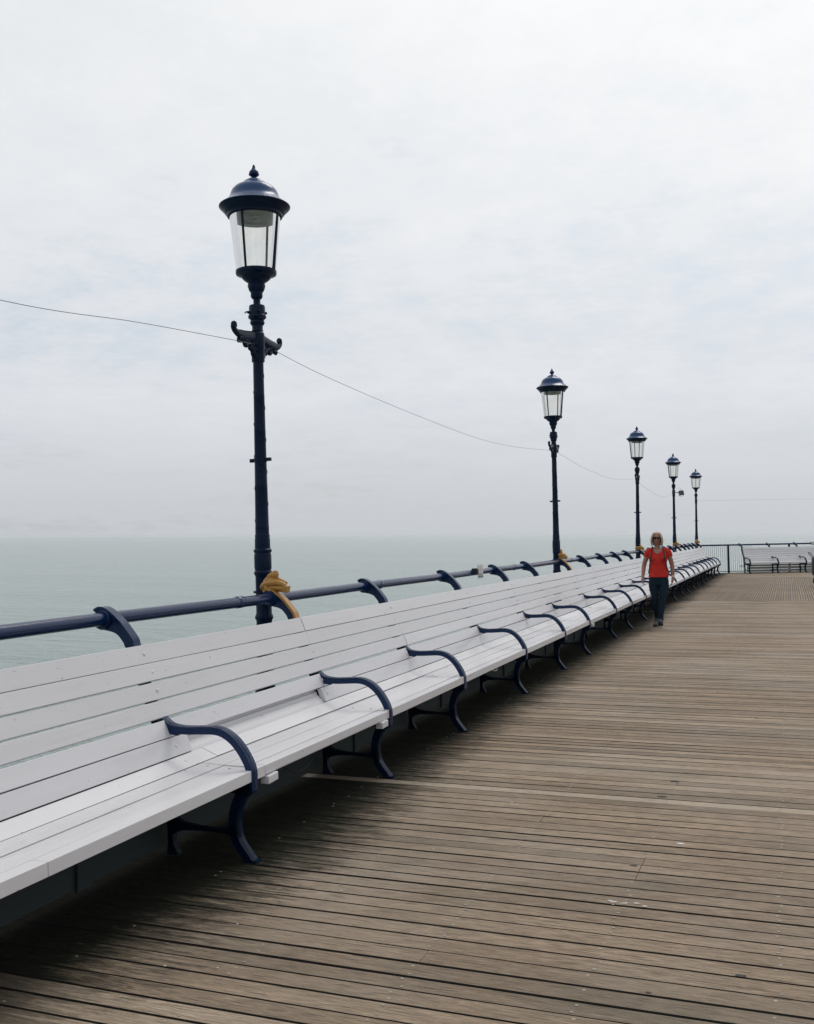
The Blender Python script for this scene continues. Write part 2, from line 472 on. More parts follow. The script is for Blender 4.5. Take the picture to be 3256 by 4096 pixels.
# ------------------------------------------------------------------ long bench
FY = [-1.1, .75, 2.55, 4.42, 6.26, 7.90, 10.03, 11.92, 13.55, 15.76, 17.40, 19.25, 20.95, 22.61, 24.90, 26.80, 28.27, 30.01, 31.5, 33.46, 35.02, 36.43, 38.01, 39.52, 41.42]
GOLDY = {6.26, 15.76, 24.90, 33.46, 41.42}
SLATS = [(1.070, .9765), (.9715, .885), (.878, .792), (.785, .701), (.687, .6015), (.5965, .505)]
def bx(z): return -3.05 - (z - .69) * .395
bn = Vector((1, 0, .395)).normalized()                # back slat outward normal (towards sitter)
SEAT = [((-2.978, .500), (-2.880, .463)), ((-2.872, .462), (-2.748, .4585)), ((-2.742, .4585), (-2.617, .458)), ((-2.611, .458), (-2.537, .459))]

def board_run(A, B, nrm, thick, y0, y1, bolts, rnd, warp=.0, tip=0):
    """board between edge points A(top/back) and B(bottom/front) in XZ, running y0..y1"""
    m = MB()
    n = max(2, int((y1 - y0) / .9) + 1)
    ys = [y0 + (y1 - y0) * i / (n - 1) for i in range(n)]
    ph = rnd.random() * 10
    vs = []
    for y in ys:
        w = warp * math.sin(y * 1.3 + ph); q = tip
        for (px, pz), s in ((A, -1), (B, 1)):
            dx = nrm[0] * (w + q); dz = nrm[1] * (w + q)
            vs.append((px + dx, y, pz + dz + warp * .6 * math.sin(y * .8 + ph * 2)))
            vs.append((px + dx - nrm[0] * thick, y, pz + dz - nrm[1] * thick + warp * .6 * math.sin(y * .8 + ph * 2)))
    fs = []
    for i in range(n - 1):
        k = 4 * i
        fs += [(k, k + 2, k + 6, k + 4), (k + 1, k + 5, k + 7, k + 3), (k, k + 4, k + 5, k + 1), (k + 2, k + 3, k + 7, k + 6)]
    fs += [(0, 1, 3, 2), (4 * n - 4, 4 * n - 2, 4 * n - 1, 4 * n - 3)]
    m.add(vs, fs)
    rot = Vector((0, 0, 1)).rotation_difference(Vector((nrm[0], 0, nrm[1]))).to_matrix()
    return m, rot

def bench_boards(root, FYs, joints_seed, y_lo, y_hi, slats=SLATS, seat=SEAT, gap_at=None, close_joint=True):
    rnd = random.Random(joints_seed)
    rows = []
    for k, (z1, z2) in enumerate(slats):
        rows.append(('back_slat', (bx(z1), z1), (bx(z2), z2), (bn.x, bn.z), .033, k))
    for k, (a, b_) in enumerate(seat):
        dx, dz = b_[0] - a[0], b_[1] - a[1]; l = math.hypot(dx, dz)
        rows.append(('seat_slat', a, b_, (-dz / l, dx / l), (.034 if k < 3 else .055), k))
    for name, A, B, nr, th, k in rows:
        cand = [f + rnd.choice((-.02, .03, .09)) for f in FYs[1:-1]]
        ys = [y_lo]; last = y_lo + rnd.uniform(-3.5, 0)
        for c in cand:
            if c - last > rnd.uniform(6.5, 11) and y_hi - c > 1.5:
                ys.append(c); last = c
        ys.append(y_hi)
        if name == 'back_slat' and k == 5 and gap_at:
            ys = [y for y in ys if not (2.9 < y < 7.8)]
            ys = sorted(ys + [4.57, 6.21])
        if name == 'seat_slat' and gap_at:
            ys = [y for y in ys if not (3.6 < y < 5.4)] + ([4.66, 4.50, 4.50, 4.56][k:k + 1])
            if k == 3: ys = [y for y in ys if not (2.2 < y < 3.6)] + [2.95]
            if k == 0: ys = [y for y in ys if not (5.6 < y < 7.0)] + [6.42]
            ys = sorted(set(ys))
        for y0, y1 in zip(ys[:-1], ys[1:]):
            if name == 'back_slat' and k == 5 and gap_at and abs(y0 - 4.57) < .01: continue
            g = .0006 + rnd.random() * .0012
            off = rnd.uniform(-.0025, .0025) if not (name == 'seat_slat' and k == 3) else 0
            m, rot = board_run(A, B, nr, th, y0 + g, y1 - g, None, rnd, warp=.0018, tip=off)
            # coach-bolt heads
            for f in FYs:
                yb = f + .035 + rnd.uniform(-.03, .03)
                if y0 + .03 < yb < y1 - .03:
                    cx = (A[0] + B[0]) / 2 + nr[0] * (off + .0005); cz = (A[1] + B[1]) / 2 + nr[1] * (off + .0005)
                    rr = (.0115, .0115, .005) if name == 'back_slat' else (.009, .009, .003)
                    if name == 'back_slat' and k == 3: continue
                    m.ball((cx, yb, cz), rr, 10, 6, 0, rot)
            m.build(name, WHITE, root, bevel=.0055 if name == 'back_slat' else .0075, seg=3)

# profile curves of the cast iron frame (X,Z), front outline
ARM = [(-3.078, .712), (-3.050, .692), (-3.014, .668), (-2.962, .659), (-2.909, .658), (-2.806, .664), (-2.755, .665), (-2.715, .659), (-2.674, .643), (-2.630, .613), (-2.591, .572), (-2.562, .530), (-2.540, .489), (-2.529, .450), (-2.527, .40), (-2.528, .352)]
LEG = [(-2.528, .362), (-2.545, .340), (-2.580, .314), (-2.605, .268), (-2.618, .224), (-2.622, .181), (-2.613, .121), (-2.593, .084), (-2.564, .048), (-2.540, .018), (-2.522, .004)]
BRK = [(-3.216, 1.00), (-3.224, 1.04), (-3.236, 1.075), (-3.244, 1.098), (-3.272, 1.133), (-3.309, 1.176), (-3.349, 1.212), (-3.390, 1.242), (-3.425, 1.259), (-3.455, 1.259), (-3.478, 1.246)]
BRI = [(-3.250, 1.00), (-3.275, 1.04), (-3.292, 1.061), (-3.299, 1.078), (-3.313, 1.096), (-3.335, 1.120), (-3.365, 1.135), (-3.402, 1.143), (-3.440, 1.150), (-3.470, 1.165), (-3.485, 1.215)]
def frame_proto(gold, root):
    """one cast frame in local coordinates, near face at Y=0"""
    f = MB()
    web0, web1 = .005, .032; fl0, fl1 = .0, .056
    # upright behind the slats
    zs = [.50, .60, .70, .80, .90, 1.00, 1.035]
    fr = [(bx(z) - .0375, z) for z in zs]; bk = [(bx(z) - .0375 - .048 - .012 * (z < .6), z) for z in zs]
    f.strip(fr, bk, web0, web1); f.strip(fr, offset2(fr, -.010), fl0, fl1)
    # seat bearer and rear leg
    top = smoothpts([(-3.035, .52), (-2.99, .455), (-2.93, .425), (-2.80, .418), (-2.65, .416), (-2.545, .398)], 4)
    bot = smoothpts([(-3.085, .46), (-3.02, .40), (-2.94, .355), (-2.80, .350), (-2.65, .340), (-2.560, .330)], 4)
    f.strip(top, bot, web0, web1); f.strip(bot, offset2(bot, -.012), fl0 + .008, fl1 - .008)
    rl = [(-3.010, .42), (-3.000, .30), (-3.002, .15), (-2.995, .05), (-2.965, .003)]
    rb = [(-3.045, .47), (-3.032, .30), (-3.032, .15), (-3.030, .05), (-3.035, .003)]
    f.strip(rl, rb, web0 - .006, web1 + .006)
    # stretcher flared at both ends
    st = smoothpts([(-3.0, .205), (-2.95, .172), (-2.85, .158), (-2.74, .156), (-2.66, .172), (-2.62, .205)], 4)
    sb = smoothpts([(-3.0, .10), (-2.95, .126), (-2.85, .134), (-2.74, .134), (-2.66, .124), (-2.61, .10)], 4)
    f.strip(st, sb, web0, web1)
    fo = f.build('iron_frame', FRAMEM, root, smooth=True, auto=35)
    # arm
    a = MB(); P = smoothpts(ARM, 4); n = len(P)
    dep = [.050 if i < n * .2 else .040 for i in range(n)]
    inn = offset2(P, dep)
    a.strip(P, inn, web0, web1)
    a.strip(P, offset2(P, .011), fl0, fl1)
    a.build('armrest', NAVY, fo, smooth=True, auto=40, bevel=.002, seg=1)
    l = MB(); P = smoothpts(LEG, 4)
    n = len(P); dep = [(.058 - .018 * i / n if i < n * .85 else .045) for i in range(n)]
    l.strip(P, offset2(P, dep), web0, web1); l.strip(P, offset2(P, .011), fl0, fl1)
    l.box((-2.55, .028, .006), (.075, .056, .012))
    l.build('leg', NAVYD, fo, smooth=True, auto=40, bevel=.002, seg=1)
    b = MB(); P = smoothpts(BRK, 4); I = smoothpts(BRI, 4)
    b.strip(P, I, .012, .044); 
    if not gold: b.strip(offset2(P, -.003), offset2(P, .011), -.002, .058)
    # socket that clasps the rail
    b.lathe([(.050, -.012), (.056, 0), (.056, .056), (.050, .068)], 20)
    k = len(b.v) - 20 * 4
    for i in range(k, len(b.v)):
        x, y, z = b.v[i]; b.v[i] = (-3.428 + x, z, 1.203 + y)
    b.build('rail_bracket', NAVY, fo, smooth=True, auto=40)
    if gold:
        g = MB(); g.strip(offset2(P, -.004), offset2(P, .012), -.003, .059)
        g.build('gilded_band', GOLD, fo, smooth=True, auto=40)
        o = MB()
        def blob(pts, rad, y=.03):
            pts = smoothpts([(x, y + dy, z) for x, dy, z in pts], 5)
            rs = smoothpts([(r, r * q) for r, q in rad], 5)
            o.tube(pts, rs, 12)
        # swirling plume: jaw block, three folded lobes and the curled crest
        blob([(-3.300, 0, 1.262), (-3.345, 0, 1.272), (-3.400, 0, 1.276), (-3.455, 0, 1.272), (-3.492, 0, 1.266)], [(.030, .85), (.034, .8), (.030, .8), (.026, .8), (.014, .8)])
        blob([(-3.304, -.012, 1.290), (-3.345, -.018, 1.306), (-3.395, -.022, 1.312), (-3.450, -.020, 1.306), (-3.492, -.012, 1.286), (-3.500, -.006, 1.262)], [(.014, 1), (.020, 1), (.022, 1), (.022, 1), (.018, 1), (.010, 1)])
        blob([(-3.335, .014, 1.322), (-3.375, .012, 1.332), (-3.420, .006, 1.338), (-3.462, 0, 1.330), (-3.488, 0, 1.310)], [(.009, 1), (.017, 1), (.022, 1), (.020, 1), (.010, 1)])
        blob([(-3.372, 0, 1.362), (-3.402, 0, 1.366), (-3.435, 0, 1.358), (-3.458, 0, 1.340)], [(.013, 1.5), (.018, 1.4), (.017, 1.3), (.012, 1)])
        blob([(-3.376, 0, 1.378), (-3.398, 0, 1.382), (-3.418, 0, 1.372)], [(.010, 1.5), (.012, 1.4), (.008, 1.2)])
        blob([(-3.318, .02, 1.306), (-3.352, .03, 1.318), (-3.392, .03, 1.318)], [(.012, 1), (.014, 1), (.010, 1)])
        blob([(-3.420, -.026, 1.252), (-3.450, -.03, 1.272), (-3.478, -.022, 1.296)], [(.012, 1), (.012, 1), (.008, 1)])
        rm = Euler((0, R(8), 0)).to_matrix()
        o.box((-3.312, .030, 1.268), (.040, .060, .046), rm)
        remeshed(o, 'gilded_ornament', GOLD, .0032, fo, smooth_it=1,
                 warp=lambda c: .0022 * noise.noise(Vector((c.x * 60, c.y * 60, c.z * 90))))
    return fo

bench = empty('long_bench', (-2.75, 15, 0), label='very long white slatted bench with navy scrolled iron armrests running down the pier', cat='bench')
bench.location = (0, 0, 0)
bench_boards(bench, FY, 5, FY[0] - .05, FY[-1] + .1, gap_at=True)
fp = frame_proto(False, bench); fg = frame_proto(True, bench)
fr_plain = fr_gold = None
for y in FY:
    g = y in GOLDY
    first = fr_gold if g else fr_plain
    if first is None:
        o = fg if g else fp
        if g: fr_gold = o
        else: fr_plain = o
    else:
        o = copy_tree(first, bench)
    if g: o['label'] = 'iron bench frame with a gold painted bracket edge and plume'
    o.location = (random.uniform(-.004, .004), y, 0); o.rotation_euler = (0, 0, random.uniform(-.012, .012))
# splice blocks under the nosing where boards are joined
for y, dx in ((4.62, 0), (6.16, 0), (13.75, 0)):
    m = MB(); m.box((-2.545 + dx, y, .381), (.05, .105, .042), Euler((R(2), 0, R(1))).to_matrix())
    m.build('splice_block', WHITE, bench, bevel=.004)

# white boarded wall behind and under the bench
wall = empty('boarded_wall', label='low white boarded wall with battens in shade under the long bench', cat='wall')
rnd = random.Random(9)
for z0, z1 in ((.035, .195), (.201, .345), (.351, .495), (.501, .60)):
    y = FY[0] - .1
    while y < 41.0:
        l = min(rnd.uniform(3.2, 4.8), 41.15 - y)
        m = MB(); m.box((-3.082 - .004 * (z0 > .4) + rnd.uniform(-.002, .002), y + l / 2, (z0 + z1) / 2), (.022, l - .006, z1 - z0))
        m.build('wall_board', WHITE if z0 > .45 else SHADEDW, wall, bevel=.003); y += l
m = MB(); m.prism([(-3.0695, .595), (-3.060, .592), (-3.058, .572), (-3.044, .566), (-3.040, .548), (-3.028, .542), (-3.018, .528), (-3.003, .520), (-2.992, .503), (-2.983, .488), (-2.986, .470), (-3.0695, .470)], 4.575, 6.205)
m.build('moulding', WHITE, wall, smooth=True, auto=30)
for y in (.9, 2.2, 3.79, 5.22, 6.9, 8.9, 11.1, 13.2, 15.1, 18.2, 20.1, 23.6, 27.5, 31, 35):
    m = MB(); m.box((-3.060, y, .24), (.020, .10, .43)); m.build('batten', SHADEDW, wall, bevel=.003)

# ------------------------------------------------------------------ railing along the sea side
RX, RZ, RR = -3.428, 1.203, .0365
rail = empty('pier_railing', label='thick glossy navy tubular handrail carried on curved brackets behind the long bench', cat='railing')
def rail_pts(y0, y1, st=.6):
    n = max(2, int((y1 - y0) / st)); out = []
    for i in range(n + 1):
        y = y0 + (y1 - y0) * i / n
        out.append((RX, y, RZ + .002 * math.sin(y * 1.7)))
    return out
joins = [-1.6, 2.9, 5.84, 8.28, 12.99, 16.7, 21.6, 25.5, 29.2, 33.6, 37.4, 41.55]
for a, b_ in zip(joins[:-1], joins[1:]):
    m = MB(); m.tube(rail_pts(a, b_), RR, 20); m.build('handrail', NAVYR, rail, smooth=True, auto=50)
for y in joins[1:-1]:
    m = MB(); m.tube([(RX, y - .035, RZ), (RX, y - .03, RZ), (RX, y + .03, RZ), (RX, y + .035, RZ)], [.038, .0405, .0405, .038], 20)
    m.build('coupling', NAVYR, rail, smooth=True, auto=40)


# ------------------------------------------------------------------ lamp posts
def lamp_proto():
    root = empty('lamp_post')
    c = MB()
    prof = [(.10, 0), (.10, .10), (.085, .13), (.085, .50), (.070, .55), (.058, .62), (.056, 1.035), (.060, 1.045), (.0655, 1.055), (.0655, 1.068), (.060, 1.08), (.056, 1.09),
            (.056, 1.235), (.073, 1.236), (.073, 1.252), (.056, 1.253), (.056, 1.355), (.060, 1.362), (.0655, 1.372), (.0655, 1.386), (.058, 1.396),
            (.061, 1.412), (.062, 1.42), (.062, 1.508), (.058, 1.517), (.058, 1.523), (.0645, 1.530), (.0655, 1.538), (.0645, 1.546), (.056, 1.553),
            (.0545, 1.60), (.056, 1.615), (.053, 1.625), (.0535, 1.65), (.0505, 1.655), (.0495, 1.70), (.0505, 1.704), (.049, 1.71), (.0455, 2.0), (.0465, 2.004), (.0452, 2.01), (.0432, 2.192),
            (.0415, 2.40), (.0425, 2.404), (.0412, 2.41), (.0395, 2.65), (.0405, 2.655), (.039, 2.66), (.0375, 2.93),
            (.0375, 3.125), (.042, 3.130), (.039, 3.135), (.039, 3.167), (.046, 3.172), (.053, 3.186), (.053, 3.192), (.048, 3.20), (.053, 3.214),
            (.064, 3.222), (.066, 3.230), (.064, 3.240), (.059, 3.245), (.058, 3.305), (.054, 3.314), (.030, 3.320), (.026, 3.327), (.0265, 3.335), (.024, 3.34), (.0265, 3.347), (.025, 3.358),
            (.037, 3.366), (.043, 3.378), (.043, 3.408), (.055, 3.424), (.058, 3.434), (.064, 3.452), (.064, 3.462), (.060, 3.468), (.064, 3.482), (.078, 3.490), (.100, 3.508), (.106, 3.520),
            (.118, 3.528), (.144, 3.538), (.1475, 3.545), (.1475, 3.566), (.140, 3.570)]
    c.lathe(prof, 40, flute=1, fl=(1.411, 1.509))
    for a in (40, 130, 220, 310):       # set screws on the fitter
        th = R(a); c.ball((.062 * math.cos(th), .062 * math.sin(th), 3.262), (.013, .013, .011), 8, 6)
    c.tube([(-.035, -.052, 3.262), (-.048, -.075, 3.258), (-.052, -.088, 3.246)], [.007, .006, .003], 6)
    # mid-height clamp with lugs, running at right angles to the sea
    c.lathe([(.044, 2.178), (.0475, 2.18), (.0475, 2.206), (.044, 2.208)], 28, cap=False)
    c.box((.066, .0, 2.194), (.034, .026, .024)); c.box((-.066, 0, 2.190), (.034, .026, .026))
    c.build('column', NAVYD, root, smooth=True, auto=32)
    # a thin conductor wound round the shaft
    s = MB(); P = []
    for i in range(300):
        t = i / 299; z = 1.66 + t * 1.22; r = .0505 - .0125 * t
        th = -t * 8.5 * 2 * math.pi * .62
        P.append((r * math.cos(th), r * math.sin(th), z))
    s.tube(P, .0022, 5); s.build('wound_cable', NAVYD, root, smooth=True)
    # ladder rest: two leafy arms along the pier, upturned ball ends, scrolled brackets below
    a = MB()
    for sgn in (-1, 1):
        Y = lambda u: sgn * u
        topc = smoothpts([(.03, 3.080), (.10, 3.070), (.18, 3.062), (.25, 3.060), (.295, 3.064), (.325, 3.078), (.340, 3.096), (.338, 3.112)], 4)
        rad = smoothpts([(.042, .020), (.041, .020), (.038, .019), (.034, .018), (.026, .018), (.022, .018), (.018, .018), (.018, .018)], 4)
        a.tube([(0, Y(u), z) for u, z in topc], [(q[1], q[0]) for q in rad], 10)
        a.ball((0, Y(.331), 3.117), .022, 10, 8)
        a.ball((0, Y(.311), 3.108), .013, 10, 8)
        for i in range(9):            # gadroon leaves hanging from the arm
            u = .055 + i * .026; zz = 3.098 - (u - .055) * .20
            a.ball((0, Y(u), zz - .034), (.021, .015, .040 - .0016 * i), 8, 7, 0, Euler((sgn * .35, 0, 0)).to_matrix())
        br = smoothpts([(.035, 2.925), (.06, 2.945), (.095, 2.985), (.13, 3.015), (.165, 3.032), (.19, 3.018), (.18, 2.995), (.158, 2.998)], 5)
        a.tube([(0, Y(u), z) for u, z in br], [.021] * 8 + [.017] * (len(br) - 8), 8)
        for u, z, r in ((.055, 2.985, .022), (.085, 3.015, .020), (.05, 3.03, .022), (.075, 2.955, .017), (.115, 2.985, .016), (.16, 3.005, .014), (.045, 2.915, .015)):
            a.ball((0, Y(u), z), (r * 1.0, r * 1.2, r * 1.2), 8, 6)
    a.lathe([(.040, 2.90), (.047, 2.905), (.047, 2.99), (.050, 3.0), (.050, 3.10), (.044, 3.118), (.039, 3.12)], 20)
    a.build('ladder_arms', NAVYD, root, smooth=True, auto=50)
    # lantern
    hood = MB()
    hood.lathe([(.188, 3.955), (.200, 3.962), (.203, 3.978), (.216, 3.986), (.221, 4.000), (.238, 4.012), (.252, 4.027), (.2575, 4.034)], 64, cap=False, mi=1)  # underside shade painted in with the darker navy
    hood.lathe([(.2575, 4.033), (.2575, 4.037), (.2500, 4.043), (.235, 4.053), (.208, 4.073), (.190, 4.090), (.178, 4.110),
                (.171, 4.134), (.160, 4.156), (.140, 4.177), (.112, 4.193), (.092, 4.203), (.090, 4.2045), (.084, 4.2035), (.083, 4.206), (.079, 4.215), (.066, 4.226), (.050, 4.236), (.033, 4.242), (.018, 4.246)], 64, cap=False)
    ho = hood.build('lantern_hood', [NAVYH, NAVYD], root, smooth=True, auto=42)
    fi = MB(); fi.lathe([(.020, 4.240), (.015, 4.248), (.015, 4.254), (.024, 4.261), (.037, 4.270), (.0385, 4.275), (.034, 4.279), (.036, 4.285), (.031, 4.298), (.020, 4.310), (.0125, 4.322), (.010, 4.336), (.0065, 4.345), (.001, 4.349)], 24)
    fi.build('finial', NAVY, ho, smooth=True, auto=50)
    g = MB(); g.lathe([(.142, 3.568), (.146, 3.60), (.1845, 3.962)], 48, cap=False)
    g.build('lantern_glass', GLASS, root, smooth=True)
    tr = MB(); tr.lathe([(.180, 3.964), (.176, 3.943), (.170, 3.939), (.10, 3.939), (.09, 3.948), (.02, 3.948), (.02, 3.964)], 40)
    tr.box((.05, -.09, 3.936), (.07, .035, .012))
    tr.build('gear_tray', paint('gear_tray_grey', (.16, .185, .165), .5, 20, .2), root, smooth=True, auto=40)
    for k in range(4):
        b = MB(); th = R(90 * k)
        r0, r1 = .149, .1875
        p0 = Vector((r0 * math.cos(th), r0 * math.sin(th), 3.562)); p1 = Vector((r1 * math.cos(th), r1 * math.sin(th), 3.962))
        d = (p1 - p0); rot = Vector((0, 0, 1)).rotation_difference(d.normalized()).to_matrix() @ Matrix.Rotation(th, 3, 'Z')
        b.box((p0 + p1) / 2, (.008, .017, d.length), rot)
        b.build('glazing_bar', NAVYD, root, bevel=.002)
    return root
LAMPS = [(6.365, -.010, -3.52, 1.0, 'tall navy lamp post nearest the camera with a large glazed lantern'),
         (15.80, -.003, -3.46, .989, 'second navy lamp post down the pier, left of the walking woman'),
         (24.95, .013, -3.46, .984, 'third navy lamp post, just behind and left of the walking woman'),
         (33.51, .006, -3.46, .977, 'fourth navy lamp post, the one with a small green floodlight clamped to it'),
         (41.77, .012, -3.46, .974, 'farthest navy lamp post at the corner where the end fence begins')]
lp = lamp_proto(); lamp_objs = []
for i, (y, lean, turn, sc, lab) in enumerate(LAMPS):
    o = lp if i == 0 else copy_tree(lp)
    o.location = (turn, y, 0)
    if i: o.location.z = 0
    o.rotation_euler = (0, lean, 0); o.scale = (1, 1, sc)
    tag(o, lab, 'lamp post', 'navy lamp posts along the railing')
    base = {0: 0, 1: 74, 2: 26, 3: 36, 4: 5}[i]
    k = 0
    for ch in [c for c in bpy.data.objects if c.parent == o]:
        if ch.name.startswith('glazing_bar'): ch.rotation_euler = (0, 0, R(base))
        if ch.name.startswith('ladder_arms') and i == 3: ch.rotation_euler = (0, 0, R(8))
    lamp_objs.append(o)

# ------------------------------------------------------------------ festoon wires
def wire(pts, label, r=.0022, jit=0):
    P = smoothpts(pts, 10)
    if jit: P = [(x, y, z + jit * noise.noise((y * 1.3, x, 0))) for x, y, z in P]
    m = MB(); m.tube(P, r, 6)
    o = m.build('overhead_wire', WIRE, smooth=True)
    tag(o, label, 'wire', 'thin wires strung between lamp posts')
X = -3.50
wire([(X, -3.0, 3.02), (X, 0.3, 2.80), (X, 2.2, 2.74), (X, 3.80, 2.785), (X, 4.85, 2.890), (X, 5.85, 2.975), (X, 6.18, 3.0)], 'thin wire running off to the left from the nearest lamp post', .002)
wire([(X, 6.52, 3.01), (X, 7.40, 2.945), (X, 9.30, 2.868), (X, 11.60, 2.816), (X, 13.35, 2.85), (X, 15.35, 2.955), (X, 15.65, 2.965)], 'thin sagging wire between the nearest and second lamp posts', .0019)
wire([(X, 16.0, 2.99), (X, 18.5, 2.865), (X, 20.5, 2.825), (X, 22.6, 2.85), (X, 24.5, 2.95), (X, 24.75, 2.96)], 'thin sagging wire between the second and third lamp posts', .0021, .02)
wire([(X, 25.15, 2.97), (X, 28.0, 2.80), (X, 30.2, 2.72), (X, 32.0, 2.80), (X, 33.35, 2.93)], 'thin sagging wire between the third and fourth lamp posts', .0024, .03)
wire([(-3.46, 41.8, 2.93), (-1, 43.3, 2.96), (3, 45.0, 2.93), (8, 47, 3.0)], 'thin level wire running right from the farthest lamp post', .0024)

# ------------------------------------------------------------------ floodlight on the fourth lamp
fl = empty('floodlight', (-3.245, 33.45, 2.95), label='small dark green boxy floodlight clamped to the fourth lamp post', cat='floodlight')
m = MB(); m.box((.045, 0, -.01), (.145, .10, .15), Euler((0, R(-8), 0)).to_matrix()); m.box((.105, 0, -.01), (.05, .11, .11), Euler((0, R(-8), 0)).to_matrix())
for i in range(5): m.box((-.01 + i * .025, 0, .072), (.006, .085, .02), Euler((0, R(-8), 0)).to_matrix())
m.build('housing', FLOODM, fl, bevel=.006)
m = MB(); m.tube([(-.19, 0, .01), (-.03, 0, .012)], .010, 8); m.tube([(-.02, .055, 0), (-.06, .05, 0), (-.06, -.05, 0), (-.02, -.055, 0)], .006, 6); m.build('bracket', NAVYD, fl)
m = MB(); m.tube(smoothpts([(-.06, 0, .15), (.01, 0, .15), (.045, 0, .11), (.03, 0, .06)], 5), .004, 6)
m.tube(smoothpts([(-.06, 0, 0), (-.04, 0, -.08), (0, 0, -.12), (.06, 0, -.12), (.11, 0, -.10), (.13, 0, -.07)], 5), .004, 6); m.build('flex', CABLE, fl, smooth=True)

# ------------------------------------------------------------------ signs on the rails
def text_mesh(body, size, name, mat_, parent, loc, rot):
    cu = bpy.data.curves.new(name, 'FONT'); cu.body = body; cu.size = size; cu.align_x = 'CENTER'; cu.extrude = .0006; cu.offset = size * .012
    t = bpy.data.objects.new(name + '_c', cu); COL.objects.link(t)
    dg = bpy.context.evaluated_depsgraph_get(); me = bpy.data.meshes.new_from_object(t.evaluated_get(dg))
    bpy.data.objects.remove(t, do_unlink=True)
    me.materials.clear(); me.materials.append(mat_); me.name = name
    o = bpy.data.objects.new(name, me); COL.objects.link(o); o.parent = parent; o.location = loc; o.rotation_euler = rot
    return o
def sign(loc, rz, w, h, label, fit):
    s = empty('notice_sign', loc, (R(-1.5), 0, rz), label=label, cat='sign')     # local: plate faces -Y
    m = MB(); m.box((0, 0, 0), (w, .006, h)); m.build('plate', SIGNM, s, bevel=.002)
    m = MB(); m.tube([(-w * .3, .03, -.015), (-w * .3, .03, .015)], .012, 8); m.box((0, .012, 0), (w * .9, .016, .03)); m.box((-w * .52, .035, .035), (.05, .05, .012)); m.box((-w * .52, .03, -.0), (.045, .075, .06)); m.build('clamp', BLACKP, s)
    text_mesh('THIS IS A NO', w * .105, 'lettering', LETTER, s, (-w * .03, -.0036, -h * .26), (R(90), 0, 0))
    text_mesh('SMOKING AREA', w * .128, 'lettering', LETTER, s, (0, -.0036, -h * .43), (R(90), 0, 0))
    m = MB(); P = [(.021 * math.cos(6.2832 * i / 24), -.0036, h * .14 + .021 * math.sin(6.2832 * i / 24)) for i in range(25)]
    m.tube(P, .0014, 5); m.box((0, -.0036, h * .14), (.026, .001, .004)); m.build('symbol', paint('sign_symbol', (.32, .31, .33), .5, 20, .1), s)
sign((-3.352, 11.18, 1.213), R(90), .21, .155, 'pale grey no smoking notice clipped to the handrail behind the long bench', None)
C28, S28 = .883, .469
sign((-3.42 + 4.86 * C28 + .06, 41.6 + 4.86 * S28 - .06, 1.14), R(28), .165, .14, 'small pale notice clipped to the end rail at the right edge', None)

# ------------------------------------------------------------------ cables under the seat
for pts, lab in (([(-2.93, 3.35, .40), (-2.90, 3.6, .33), (-2.92, 3.85, .31), (-2.96, 4.05, .36), (-3.0, 4.3, .40)], 'black cable sagging under the bench seat beside the nearest armrest'),
                 ([(-2.80, 5.1, .40), (-2.79, 5.25, .28), (-2.80, 5.45, .215), (-2.82, 5.68, .25), (-2.83, 5.8, .40), (-2.84, 5.6, .33), (-2.83, 5.35, .27), (-2.82, 5.0, .34), (-2.85, 4.8, .40)], 'looped black cable hanging under the seat between the nearest two armrests'),
                 ([(-2.60, 8.9, .40), (-2.57, 8.95, .375), (-2.565, 9.02, .372), (-2.58, 9.08, .40)], 'short curl of pale flex poking from under the seat edge')):
    m = MB(); m.tube(smoothpts(pts, 8), .006, 6)
    tag(m.build('electric_cable', CABLE if 'pale' not in lab else WHITE2, smooth=True), lab, 'cable')

# ------------------------------------------------------------------ end of the pier: fence and second bench
efence = empty('end_fence', (-3.42, 41.6, 0), (0, 0, math.atan2(S28, C28)), label='navy handrail with thin vertical bars closing off the pier corner', cat='fence')
m = MB(); m.tube([(0, 0, 1.14), (10, 0, 1.14)], .034, 14); m.build('handrail', NAVY, efence, smooth=True, auto=50)
m = MB(); m.box((5, 0, .075), (10, .04, .03)); m.box((5, .0, .0), (10, .12, .05)); m.build('bottom_rail', GREYM, efence)
for x in (1.31, 3.9, 6.6):
    m = MB(); m.box((x, 0, .56), (.065, .065, 1.12)); m.box((x, 0, .01), (.10, .10, .02)); m.build('post', NAVYD, efence, bevel=.004)
x = .12; i = 0
while x < 2.35:
    if abs(x - 1.31) > .05:
        m = MB(); m.tube([(x, 0, .09), (x + random.uniform(-.004, .004), 0, 1.12)], .0062, 6); m.build('baluster', FENCEW, efence)
    x += .0865

ebench = empty('end_bench', (-3.42, 41.6, 0), (0, 0, math.atan2(S28, C28)), label='white slatted bench facing the camera in front of the end rail', cat='bench')
